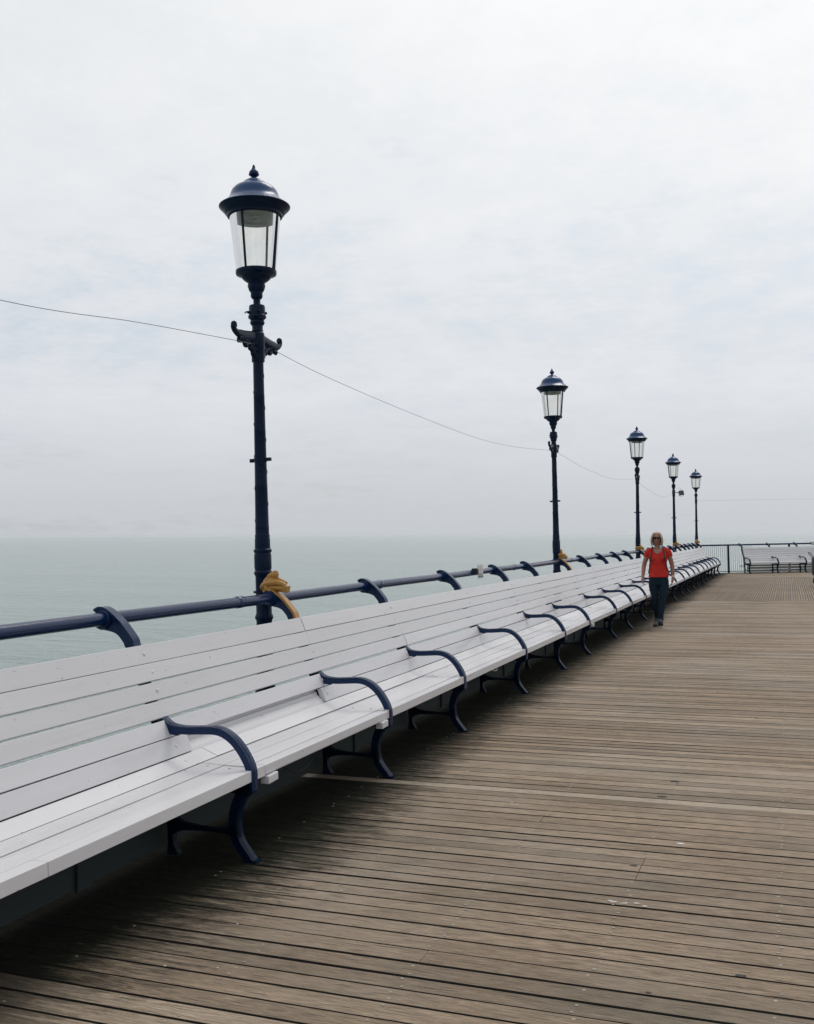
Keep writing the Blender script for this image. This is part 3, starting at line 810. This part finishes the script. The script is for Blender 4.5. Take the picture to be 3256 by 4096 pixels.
# local axes: x along the rail, -y towards the camera. Reuse the side profile: profile X -> -y
def to_end(o, t):
    o.parent = ebench
    # profile (X+3.428) maps to -y, frame Y maps to +x
    o.matrix_parent_inverse = Matrix()
    o.matrix_basis = Matrix(((0, 1, 0, t), (-1, 0, 0, -3.428), (0, 0, 1, -.055 * 0), (0, 0, 0, 1)))
carrier = []
n0 = set(bpy.data.objects)
bench_boards(ebench, [1.767 + 1.17 * i for i in range(7)], 21, 1.80, 1.767 + 1.17 * 6 + .1)
for o in [o for o in bpy.data.objects if o not in n0]:
    o.matrix_basis = Matrix(((0, 1, 0, 0), (-1, 0, 0, -3.428), (0, 0, .955, 0), (0, 0, 0, 1)))
for i in range(7):
    o = copy_tree(fr_plain, ebench)
    o.rotation_euler = (0, 0, 0)
    o.matrix_basis = Matrix(((0, 1, 0, 1.767 + 1.17 * i), (-1, 0, 0, -3.428), (0, 0, .955, 0), (0, 0, 0, 1)))
ewall = empty('end_wall', (-3.42, 41.6, 0), (0, 0, math.atan2(S28, C28)), label='grey white boarded panel in shade under the end bench', cat='wall')
for z0, z1 in ((.05, .145), (.16, .255), (.27, .345), (.36, .44), (.45, .52)):
    m = MB(); m.box((5.4, -.36, (z0 + z1) / 2), (7.0, .02, z1 - z0)); m.build('wall_board', WHITE2, ewall, bevel=.003)
coil = MB()
coil.tube(smoothpts([(1.80, -.36, .32), (1.66, -.37, .33), (1.64, -.38, .27), (1.78, -.37, .26)], 6), .012, 6)
tag(coil.build('cable_loop', GREYM, smooth=True, loc=(-3.42, 41.6, 0)), 'grey loop of hose sticking out beside the left end of the end bench', 'hose')
bpy.data.objects['cable_loop'].rotation_euler = (0, 0, math.atan2(S28, C28))

# ------------------------------------------------------------------ pushchair, cut by the right edge of the picture
pc = empty('pushchair', (.69, 31.9, 0), (0, 0, R(8)), label='black folded-hood pushchair cut off by the right edge of the view', cat='pushchair')
FAB = paint('black_fabric', (.012, .013, .016), .8, 90, .4)
m = MB()
m.prism([(-.035, .36), (.0, .30), (.40, .28), (.46, .32), (.44, .40), (.20, .42), (.12, .84), (.0, .86), (-.035, .80)], -.20, .20)
m.build('seat', FAB, pc, smooth=True, auto=40, bevel=.015)
m = MB()
for y in (-.21, .21):
    m.tube([(-.12, y, .98), (-.02, y, .86), (.04, y, .42), (.40, y, .14)], .011, 8); m.tube([(.02, y, .42), (.16, y, .17)], .011, 8)
m.tube([(-.12, -.21, .98), (-.14, 0, 1.0), (-.12, .21, .98)], .013, 8); m.build('chassis', BLACKP, pc, smooth=True)
for x, r in ((.16, .15), (.50, .115)):
    for y in (-.24, .24):
        w = MB(); P = [(x + r * math.cos(6.2832 * i / 24), y, r + .012 + r * .92 * math.sin(6.2832 * i / 24)) for i in range(25)]
        w.tube(P, .018, 8)
        for k in range(6):
            th = 6.2832 * k / 6; w.tube([(x, y, r + .01), (x + r * .95 * math.cos(th), y, r + .01 + r * .9 * math.sin(th))], .004, 5)
        w.build('wheel', BLACKP, pc, smooth=True)

# ------------------------------------------------------------------ the walking woman
def person():
    root = empty('person', (-2.137, 17.95, 0), (0, 0, R(3)), label='woman walking towards the camera in a red T-shirt, dark jeans and sunglasses', cat='person')
    S = 1.017
    skin, nt, b = mat('skin')
    c = ramp(nt, nz(nt, coords(nt), 14, 4), [(.3, (.24, .115, .078)), (.7, (.31, .155, .108))]); L(nt, c, b.inputs['Base Color'])
    b.inputs['Roughness'].default_value = .5; b.inputs['Subsurface Weight'].default_value = .08; b.inputs['Subsurface Radius'].default_value = (.01, .004, .002)
    lipm, _, b2 = mat('lips'); b2.inputs['Base Color'].default_value = (.20, .06, .055, 1); b2.inputs['Roughness'].default_value = .4
    red, nt, b = mat('red_jersey')
    v = coords(nt); c = ramp(nt, nz(nt, v, 9, 4), [(.3, (.40, .022, .017)), (.7, (.51, .033, .025))]); L(nt, c, b.inputs['Base Color']); b.inputs['Roughness'].default_value = .85
    b.inputs['Specular IOR Level'].default_value = .15
    vv = coords(nt, (1, 1, .45), loc=(.3, 0, 0)); bump(nt, b, nz(nt, vv, 13, 3, .5, 1.2), .6, .02)
    jean, nt, b = mat('dark_denim')
    c = ramp(nt, nz(nt, coords(nt, (1, 1, .5)), 7, 6, .7), [(.3, (.004, .012, .022)), (.7, (.009, .024, .040))]); L(nt, c, b.inputs['Base Color']); b.inputs['Roughness'].default_value = .9; b.inputs['Specular IOR Level'].default_value = .12
    bump(nt, b, nz(nt, coords(nt, (1, 1, 2.5)), 16, 3, .5, .8), .5, .012)
    hairm, nt, b = mat('blonde_hair')
    c = ramp(nt, nz(nt, coords(nt, (90, 90, 3)), 1.5, 4), [(.3, (.19, .115, .062)), (.7, (.47, .345, .225))]); L(nt, c, b.inputs['Base Color']); b.inputs['Roughness'].default_value = .45
    bump(nt, b, nz(nt, coords(nt, (110, 110, 3)), 1.5, 3), .8, .006)
    shoem = paint('grey_trainer', (.035, .045, .048), .7, 60, .5, dirt=(.09, .10, .10), dfac=.7)
    solem = paint('black_sole', (.010, .010, .011), .7, 40, .2)
    lens = paint('dark_lens', (.006, .006, .007), .12, 10, .0)
    metal, _, b = mat('silver'); b.inputs['Metallic'].default_value = .9; b.inputs['Base Color'].default_value = (.75, .74, .72, 1); b.inputs['Roughness'].default_value = .25

    sk = lambda P: [tuple(q * S for q in p) for p in P]
    def limb(m, P, rads, n=14, k=5):
        P = smoothpts(sk(P), k)
        t = (Vector(P[1]) - Vector(P[0])).normalized()
        rads = smoothpts([((b_, a) if abs(t.z) >= .9 else (a, b_)) for a, b_ in [(a * S, b_ * S) for a, b_ in rads]], k)
        m.tube(P, rads, n)
    # ---- body: head, neck, chest, arms and hands in one surface (facing -Y)
    B = MB()
    hx, hy = -.012, -.02
    def ball(m, c, r, rot=None): m.ball(tuple(q * S for q in c), tuple(q * S for q in r), 16, 12, 0, rot)
    ball(B, (hx, hy, 1.530), (.071, .086, .088))
    ball(B, (hx, hy - .012, 1.480), (.058, .072, .072))
    ball(B, (hx, hy - .040, 1.438), (.034, .036, .028))        # chin
    ball(B, (hx, hy - .089, 1.492), (.0115, .016, .026))       # nose
    ball(B, (hx, hy - .098, 1.477), (.015, .012, .010))
    ball(B, (hx - .030, hy - .068, 1.480), (.022, .018, .020)); ball(B, (hx + .030, hy - .068, 1.480), (.022, .018, .020))
    ball(B, (hx, hy - .082, 1.452), (.023, .010, .0065)); ball(B, (hx, hy - .080, 1.443), (.020, .010, .0065))
    ball(B, (hx, hy - .068, 1.540), (.058, .022, .018))        # brow
    limb(B, [(hx, hy + .015, 1.46), (-.008, .0, 1.40), (-.005, .005, 1.35), (0, .01, 1.30)], [(.049, .054), (.047, .050), (.056, .054), (.095, .06)])
    limb(B, [(0, .015, 1.335), (0, .012, 1.25), (0, .01, 1.12), (0, .012, .98), (0, .015, .88)], [(.13, .055), (.148, .092), (.135, .090), (.125, .085), (.15, .095)])
    hands = []
    for s, elb, wr, hd in ((-1, (-.243, .035, 1.045), (-.262, -.035, .845), (-.2655, -.075, .775)),
                           (1, (.228, .045, 1.04), (.238, .03, .835), (.228, .01, .765))):
        sh = (s * .158, .012, 1.272)
        mid = tuple((sh[i] * .5 + elb[i] * .5) + (s * .008 if i == 0 else 0) for i in range(3))
        limb(B, [(s * .09, .012, 1.30), sh, mid, elb, tuple(elb[i] * .55 + wr[i] * .45 for i in range(3)), wr, tuple(wr[i] * .4 + hd[i] * .6 for i in range(3))],
             [(.045, .045), (.047, .050), (.038, .042), (.034, .037), (.031, .035), (.021, .025), (.020, .027)])
        # palm, four fingers, thumb
        d = Vector(hd) - Vector(wr); d.normalize()
        fw = Vector((0, -1, 0)); fw = (fw - d * fw.dot(d)).normalized()     # across the knuckles
        inn = d.cross(fw).normalized()
        if inn.x * -s < 0: inn = -inn                                       # palm side faces the thigh
        p0 = Vector(wr) + d * .02; p1 = Vector(wr) + d * .085
        rotm = Matrix((inn, fw, d)).transposed()
        B.ball(tuple(((p0 + p1) / 2) * S), (.016 * S, .037 * S, .047 * S), 14, 10, 0, rotm)
        for i, ln in enumerate((.062, .070, .066, .052)):
            o = p1 + fw * (.030 - .0195 * i) - d * (.006 if i in (0, 3) else 0)
            curl = .45 + .12 * i
            a_ = o + d * ln * .42 + inn * .004; b_ = a_ + (d * math.cos(curl) + inn * math.sin(curl)) * ln * .34
            c_ = b_ + (d * math.cos(curl * 1.9) + inn * math.sin(curl * 1.9)) * ln * .28
            P = [tuple(q * S) for q in (o - d * .02, o, a_, b_, c_)]
            B.tube(P, [.0085 * S, .0088 * S, .0080 * S, .0074 * S, .0058 * S], 8)
        tb = Vector(wr) + d * .035 + fw * .026
        P = [tuple(q * S) for q in (tb - fw * .012, tb + fw * .012 + d * .014 + inn * .006, tb + fw * .024 + d * .040 + inn * .014, tb + fw * .026 + d * .062 + inn * .018)]
        B.tube(P, [.011 * S, .0105 * S, .009 * S, .0065 * S], 8)
    def lipmat(c):
        return 1 if (abs(c.x - hx * S) < .021 * S and c.y < (hy - .082) * S and abs(c.z - 1.4475 * S) < .0085 * S) else 0
    remeshed(B, 'body', [skin, lipm], .0042, root, smooth_it=3, keep_mat=lipmat)
    # ---- T-shirt
    T = MB()
    limb(T, [(0, .02, 1.352), (0, .018, 1.325), (0, .014, 1.27), (0, .004, 1.19), (0, .006, 1.12), (0, .012, 1.03), (0, .012, .95), (0, .012, .885), (0, .012, .845)],
         [(.085, .06), (.135, .075), (.160, .098), (.158, .116), (.150, .112), (.140, .104), (.150, .112), (.168, .122), (.176, .126)], 28)
    for s in (-1, 1):
        limb(T, [(s * .05, .016, 1.318), (s * .12, .015, 1.305), (s * .165, .014, 1.277), (s * .186, .016, 1.235), (s * .198, .018, 1.196)], [(.055, .05), (.055, .054), (.053, .056), (.048, .053), (.045, .051)], 18)
    ball(T, (-.066, -.070, 1.175), (.062, .050, .062)); ball(T, (.066, -.070, 1.175), (.062, .050, .062))
    def neck(c):
        x, y, z = c.x / S, c.y / S, c.z / S
        if z > 1.352: return True
        if y < .03 and (x / .088) ** 2 + ((z - 1.372) / .120) ** 2 < 1: return True
        if (x / .078) ** 2 + ((y - .0) / .075) ** 2 < 1 and z > 1.28: return True
        if z < .849: return True
        return False
    def folds(c):
        x, y, z = c
        f = .0045 * noise.noise(Vector((x * 13 + z * 6, y * 9, z * 7))) + .0030 * noise.noise(Vector((x * 30, y * 20, z * 16)))
        return f * (1.0 if z < 1.2 else .5)
    remeshed(T, 't_shirt', red, .0055, root, smooth_it=3, cut=neck, warp=folds)
    # ---- jeans
    J = MB()
    limb(J, [(0, .015, .90), (0, .016, .85), (-.0, .02, .79), (0, .02, .735), (0, .02, .69)], [(.150, .098), (.156, .105), (.166, .114), (.162, .114), (.10, .09)], 26)
    limb(J, [(-.080, .02, .79), (-.086, .02, .70), (-.080, .01, .60), (-.068, .0, .52), (-.064, -.005, .445), (-.058, .03, .36), (-.052, .08, .27), (-.048, .125, .17), (-.046, .15, .09)],
         [(.082, .096), (.085, .096), (.075, .084), (.062, .070), (.053, .060), (.052, .060), (.049, .056), (.042, .047), (.042, .046)], 18)
    limb(J, [(.080, .02, .79), (.086, .01, .70), (.078, -.02, .60), (.067, -.06, .52), (.060, -.095, .455), (.050, -.115, .36), (.040, -.135, .27), (.034, -.16, .18), (.032, -.175, .115)],
         [(.082, .096), (.085, .096), (.076, .086), (.064, .072), (.056, .063), (.055, .062), (.051, .058), (.043, .048), (.043, .047)], 18)
    def jf(c): return .0035 * noise.noise(Vector((c.x * 14, c.y * 10, c.z * 26))) + .002 * noise.noise(Vector((c.x * 40, c.y * 20, c.z * 60)))
    remeshed(J, 'jeans', jean, .0058, root, smooth_it=2, warp=jf)
    # ---- shoes
    for x, y, z, pitch, yaw in ((-.055, .12, .0, -4, -6), (.028, -.205, .030, 13, 3)):
        sh = MB(); so = MB()
        rt = Euler((R(-pitch), 0, R(yaw))).to_matrix()
        def tp(p): return tuple((rt @ Vector(p) + Vector((x, y, z))) * S)
        P = [tp(p) for p in smoothpts([(0, .055, .060), (0, .03, .062), (0, -.03, .058), (0, -.09, .048), (0, -.15, .040), (0, -.188, .034)], 5)]
        sh.tube(P, smoothpts([(.030 * S, .044 * S), (.037 * S, .052 * S), (.040 * S, .050 * S), (.045 * S, .036 * S), (.043 * S, .028 * S), (.024 * S, .018 * S)], 5), 14)
        sh.tube([tp((0, .0, .06)), tp((0, .01, .10)), tp((0, .018, .125))], [.045 * S, .042 * S, .043 * S], 14)
        o = remeshed(sh, 'shoe', shoem, .005, root, smooth_it=2)
        pts = []
        for i in range(28):
            th = 6.2832 * i / 28; yy = -.063 + .132 * math.sin(th); xx = (.044 if yy < -.03 else .036) * math.cos(th)
            pts.append((xx, yy))
        vs = [tp((px, py, .0)) for px, py in pts] + [tp((px * 1.04, py * 1.0, .024)) for px, py in pts]
        n = 28; so.add(vs, [tuple(range(n))[::-1], tuple(range(n, 2 * n))] + [(i, (i + 1) % n, n + (i + 1) % n, n + i) for i in range(n)])
        so.build('sole', solem, o)
        la = MB()
        for k in range(4):
            la.tube([tp((-.022, -.045 - .02 * k, .108 - .013 * k)), tp((0, -.048 - .02 * k, .112 - .0135 * k)), tp((.022, -.045 - .02 * k, .108 - .013 * k))], .003, 5)
        la.build('laces', paint('lace', (.10, .11, .11), .8, 40, .1), o)
    # ---- hair: chin-length bob with a parting
    H = MB()
    ball(H, (hx, hy + .012, 1.543), (.080, .096, .084))
    ball(H, (hx - .002, hy + .02, 1.49), (.087, .086, .085))
    for s in (-1, 1):
        limb(H, [(hx + s * .040, hy - .02, 1.603), (hx + s * .068, hy - .026, 1.560), (hx + s * .087, hy - .022, 1.50), (hx + s * .089, hy - .016, 1.44), (hx + s * .082, hy - .015, 1.385)],
             [(.045, .022), (.052, .016), (.052, .015), (.046, .015), (.030, .009)], 12)
    limb(H, [(hx, hy + .06, 1.54), (hx, hy + .072, 1.47), (hx, hy + .065, 1.41), (hx, hy + .055, 1.385)], [(.085, .03), (.085, .030), (.078, .026), (.06, .012)], 16)
    def face(c):
        x, y, z = c.x / S - hx, c.y / S - hy, c.z / S
        if y < -.028 and (x / .067) ** 2 + ((z - 1.485) / .108) ** 2 < 1: return True
        if abs(x) < .05 and y < .03 and z < 1.47: return True
        return False
    remeshed(H, 'hair', hairm, .0048, root, smooth_it=3, cut=face, warp=lambda c: .0035 * noise.noise(Vector((c.x * 55, c.y * 55, c.z * 6))))
    # ---- sunglasses
    g = MB()
    for s in (-1, 1):
        P = []
        for i in range(20):
            th = 6.2832 * i / 20; ct, st = math.cos(th), math.sin(th)
            px = .0305 * math.copysign(abs(ct) ** .5, ct); pz = .0215 * math.copysign(abs(st) ** .6, st)
            P.append((px, pz))
        vs = [((hx + s * .033 + px) * S, (hy - .101 + abs(s * .033 + px) * .28) * S, (1.519 + pz) * S) for px, pz in P]
        vs += [(a, b_ + .008, c) for a, b_, c in vs]
        n = 20; g.add(vs, [tuple(range(n))[::-1], tuple(range(n, 2 * n))] + [(i, (i + 1) % n, n + (i + 1) % n, n + i) for i in range(n)])
        g.tube(sk([(hx + s * .060, hy - .082, 1.527), (hx + s * .074, hy - .04, 1.527), (hx + s * .076, hy + .02, 1.520)]), .0045, 6)
    g.box(((hx) * S, (hy - .100) * S, 1.526 * S), (.018, .008, .009))
    g.build('sunglasses', lens, root, bevel=.001)
    # ---- necklace and watch
    m = MB(); m.tube(sk(smoothpts([(-.058, -.02, 1.352), (-.045, -.058, 1.31), (-.012, -.088, 1.272), (.02, -.072, 1.292), (.048, -.04, 1.335), (.055, -.015, 1.352)], 5)), .0012, 5)
    m.ball((-.012 * S, -.094 * S, 1.262 * S), .006, 8, 6); m.build('necklace', metal, root)
    m = MB(); m.tube(sk([(.2375, .032, .866), (.2365, .030, .852)]), [(.0265, .030), (.0265, .030)], 16); m.box((.262 * S, .02 * S, .859 * S), (.008, .02, .022)); m.build('wrist_watch', metal, root)
    return root, limb, S
pr, limb, S = person()
# backpack: narrow dark straps over both shoulders, small sack behind
bp = empty('backpack', (-2.137, 17.95, 0), (0, 0, R(3)), label='dark backpack worn by the walking woman, its thin straps over her shoulders', cat='backpack')
STR = paint('dark_strap', (.028, .012, .014), .7, 60, .3)
for s in (-1, 1):
    m = MB()
    P = [(s * .085, .075, 1.345), (s * .092, .03, 1.374), (s * .096, -.03, 1.352), (s * .104, -.078, 1.29), (s * .112, -.112, 1.22), (s * .122, -.108, 1.14), (s * .138, -.070, 1.06), (s * .150, -.02, .985), (s * .168, .05, .93), (s * .165, .10, .90)]
    m.tube(smoothpts([tuple(q * S for q in p) for p in P], 6), [(.0105, .0045)] * ((len(P) - 1) * 6 + 1), 8)
    m.build('strap', STR, bp, smooth=True)
m = MB()
m.ball((0, .175, 1.12), (.125, .07, .20), 18, 14)
m.ball((0, .215, 1.02), (.10, .05, .09), 16, 12)
remeshed(m, 'sack', STR, .009, bp, smooth_it=3, warp=lambda c: .006 * noise.noise(Vector((c.x * 16, c.y * 16, c.z * 12))))

# ------------------------------------------------------------------ water
def mk_water():
    m, nt, b = mat('sea_water')
    tc = N(nt, 'ShaderNodeTexCoord')
    def wn(sc, s, det, rot=0):
        mp = N(nt, 'ShaderNodeMapping'); mp.inputs['Scale'].default_value = sc; mp.inputs['Rotation'].default_value = (0, 0, rot)
        L(nt, tc.outputs['Object'], mp.inputs['Vector']); return nz(nt, mp.outputs['Vector'], s, det, .55, .4)
    a = wn((.35, 1.0, 1), .55, 4, .45); b1 = wn((.5, 1.0, 1), 2.2, 3, .2); c = wn((.3, 1.0, 1), .06, 4, .35)
    h = math_(nt, 'ADD', math_(nt, 'MULTIPLY', a, 1.0), math_(nt, 'ADD', math_(nt, 'MULTIPLY', b1, .42), math_(nt, 'MULTIPLY', c, 2.2)))
    big = nz(nt, coords(nt, (.004, .02, 1)), 1.0, 4, .5)
    col = ramp(nt, big, [(.3, (.190, .250, .236)), (.7, (.222, .284, .268))])
    L(nt, col, b.inputs['Base Color']); b.inputs['Roughness'].default_value = .16; b.inputs['IOR'].default_value = 1.33
    bump(nt, b, h, 1.0, .7)
    bm = bmesh.new(); r = 13000
    bmesh.ops.create_circle(bm, cap_ends=True, segments=96, radius=r)
    me = bpy.data.meshes.new('water'); bm.to_mesh(me); bm.free(); me.materials.append(m)
    o = bpy.data.objects.new('water', me); COL.objects.link(o); o.location = (0, 0, -6.8); o['kind'] = 'structure'
    NO_TILT.add(o.name)
mk_water()

# ------------------------------------------------------------------ sea haze
hz = MB(); hz.box((0, 0, -.6), (26400, 26400, 14.6)); ho = hz.build('haze', [])
hm = bpy.data.materials.new('sea_haze'); hm.use_nodes = True; nt = hm.node_tree; nt.nodes.remove(nt.nodes['Principled BSDF'])
pv = N(nt, 'ShaderNodeVolumePrincipled'); pv.inputs['Density'].default_value = .00016; pv.inputs['Color'].default_value = (.86, .875, .90, 1); pv.inputs['Anisotropy'].default_value = .2
L(nt, pv.outputs[0], nt.nodes['Material Output'].inputs['Volume'])
ho.data.materials.clear(); ho.data.materials.append(hm); ho['kind'] = 'stuff'; ho['label'] = 'thin pale sea haze over the water'; ho['category'] = 'haze'
NO_TILT.add(ho.name)

# ------------------------------------------------------------------ sky: high bright overcast with thin blue gaps
W = bpy.data.worlds.new('World'); scene.world = W; W.use_nodes = True
nt = W.node_tree; bg = nt.nodes['Background']; out = nt.nodes['World Output']
SUN_EL, SUN_AZ = 54, 8          # azimuth measured from +Y towards +X
sky = N(nt, 'ShaderNodeTexSky'); sky.sky_type = 'NISHITA'; sky.sun_disc = False; sky.sun_elevation = R(SUN_EL); sky.sun_rotation = R(SUN_AZ)
sky.air_density = 1.2; sky.dust_density = 3.0
L(nt, sky.outputs[0], bg.inputs['Color']); bg.inputs['Strength'].default_value = .10
tc = N(nt, 'ShaderNodeTexCoord'); nrm = N(nt, 'ShaderNodeVectorMath'); nrm.operation = 'NORMALIZE'; L(nt, tc.outputs['Generated'], nrm.inputs[0])
sp = N(nt, 'ShaderNodeSeparateXYZ'); L(nt, nrm.outputs[0], sp.inputs[0])
zc = math_(nt, 'MAXIMUM', sp.outputs[2], 0.0)
# project on a cloud layer so the banks flatten towards the horizon
den = math_(nt, 'ADD', zc, .16)
cx = math_(nt, 'DIVIDE', sp.outputs[0], den); cy = math_(nt, 'DIVIDE', sp.outputs[1], den)
cv = N(nt, 'ShaderNodeCombineXYZ'); L(nt, cx, cv.inputs[0]); L(nt, cy, cv.inputs[1]); cv.inputs[2].default_value = 3.7
n1 = nz(nt, cv.outputs[0], .95, 9, .60, .15); n2 = nz(nt, cv.outputs[0], 7.5, 10, .72, .1)
cl = math_(nt, 'ADD', math_(nt, 'MULTIPLY', n1, .6), math_(nt, 'MULTIPLY', n2, .4))
base = ramp(nt, zc, [(0.0, (.550, .575, .605)), (.03, (.570, .595, .630)), (.08, (.640, .662, .700)), (.14, (.705, .727, .765)), (.30, (.755, .775, .805)), (.5, (.75, .775, .80)), (1.0, (.80, .82, .84))])
dk = mix(nt, 1.0, base, ramp(nt, cl, [(.36, (.880, .930, .970)), (.47, (.975, .983, .992)), (.60, (1.04, 1.035, 1.03))]), 'MULTIPLY')
dk = mix(nt, ramp(nt, zc, [(.03, 0.), (.16, 1.)]), base, dk)
# unseen landward sky darkened to cut the light reaching the backrests
side = math_(nt, 'MULTIPLY', math_(nt, 'ADD', math_(nt, 'MULTIPLY', sp.outputs[0], .75), math_(nt, 'MULTIPLY', sp.outputs[1], -.66)), math_(nt, 'SUBTRACT', 1.0, zc))
dk = mix(nt, ramp(nt, side, [(.05, 0.), (.8, .38)]), dk, (.22, .235, .25))
# bright veil round the hidden sun
sd = Vector((math.sin(R(SUN_AZ)) * math.cos(R(SUN_EL)), math.cos(R(SUN_AZ)) * math.cos(R(SUN_EL)), math.sin(R(SUN_EL))))
dt = N(nt, 'ShaderNodeVectorMath'); dt.operation = 'DOT_PRODUCT'; L(nt, nrm.outputs[0], dt.inputs[0]); dt.inputs[1].default_value = sd
gl = math_(nt, 'POWER', math_(nt, 'MAXIMUM', dt.outputs['Value'], 0.0), 7.0)
glow = mix(nt, 1.0, dk, mix(nt, gl, (0., 0., 0.), (.42, .39, .35)), 'ADD')
bg2 = N(nt, 'ShaderNodeBackground'); L(nt, glow, bg2.inputs['Color']); bg2.inputs['Strength'].default_value = 1.03
cov = ramp(nt, cl, [(.36, .86), (.46, 1.0)])
cov = math_(nt, 'MAXIMUM', cov, math_(nt, 'SUBTRACT', 1.0, math_(nt, 'MULTIPLY', zc, 14.0)), True)
ms = N(nt, 'ShaderNodeMixShader'); L(nt, cov, ms.inputs[0]); L(nt, bg.outputs[0], ms.inputs[1]); L(nt, bg2.outputs[0], ms.inputs[2])
L(nt, ms.outputs[0], out.inputs['Surface'])

sl = bpy.data.lights.new('sun', 'SUN'); sl.energy = .95; sl.angle = R(22); sl.color = (1, .955, .90)
so = bpy.data.objects.new('sun', sl); COL.objects.link(so)
so.rotation_euler = sd.to_track_quat('Z', 'Y').to_euler(); NO_TILT.add('sun')

# ------------------------------------------------------------------ camera
cam = bpy.data.cameras.new('camera'); co = bpy.data.objects.new('camera', cam); COL.objects.link(co)
cam.sensor_fit = 'VERTICAL'; cam.sensor_height = 36; cam.lens = 4004 / 4096 * 36; cam.clip_start = .05; cam.clip_end = 60000
right = Vector((.93443, .35568, -.01842)); down = Vector((-.02696, .01906, -.99945)); fwd = Vector((-.35514, .93441, .02740))
Mx = Matrix((right, -down, -fwd)).transposed().to_4x4(); Mx.translation = Vector((0, 0, 1.6))
co.matrix_world = Mx
scene.camera = co

bpy.context.view_layer.update()
for o in list(scene.objects):
    if o.parent is None and o.name not in NO_TILT:
        o.matrix_world = TILT @ o.matrix_world
scene.view_settings.view_transform = 'Standard'; scene.view_settings.look = 'None'
scene.view_settings.exposure = 0; scene.view_settings.gamma = 1
scene.cycles.max_bounces = 8; scene.cycles.volume_bounces = 1; scene.cycles.transparent_max_bounces = 12
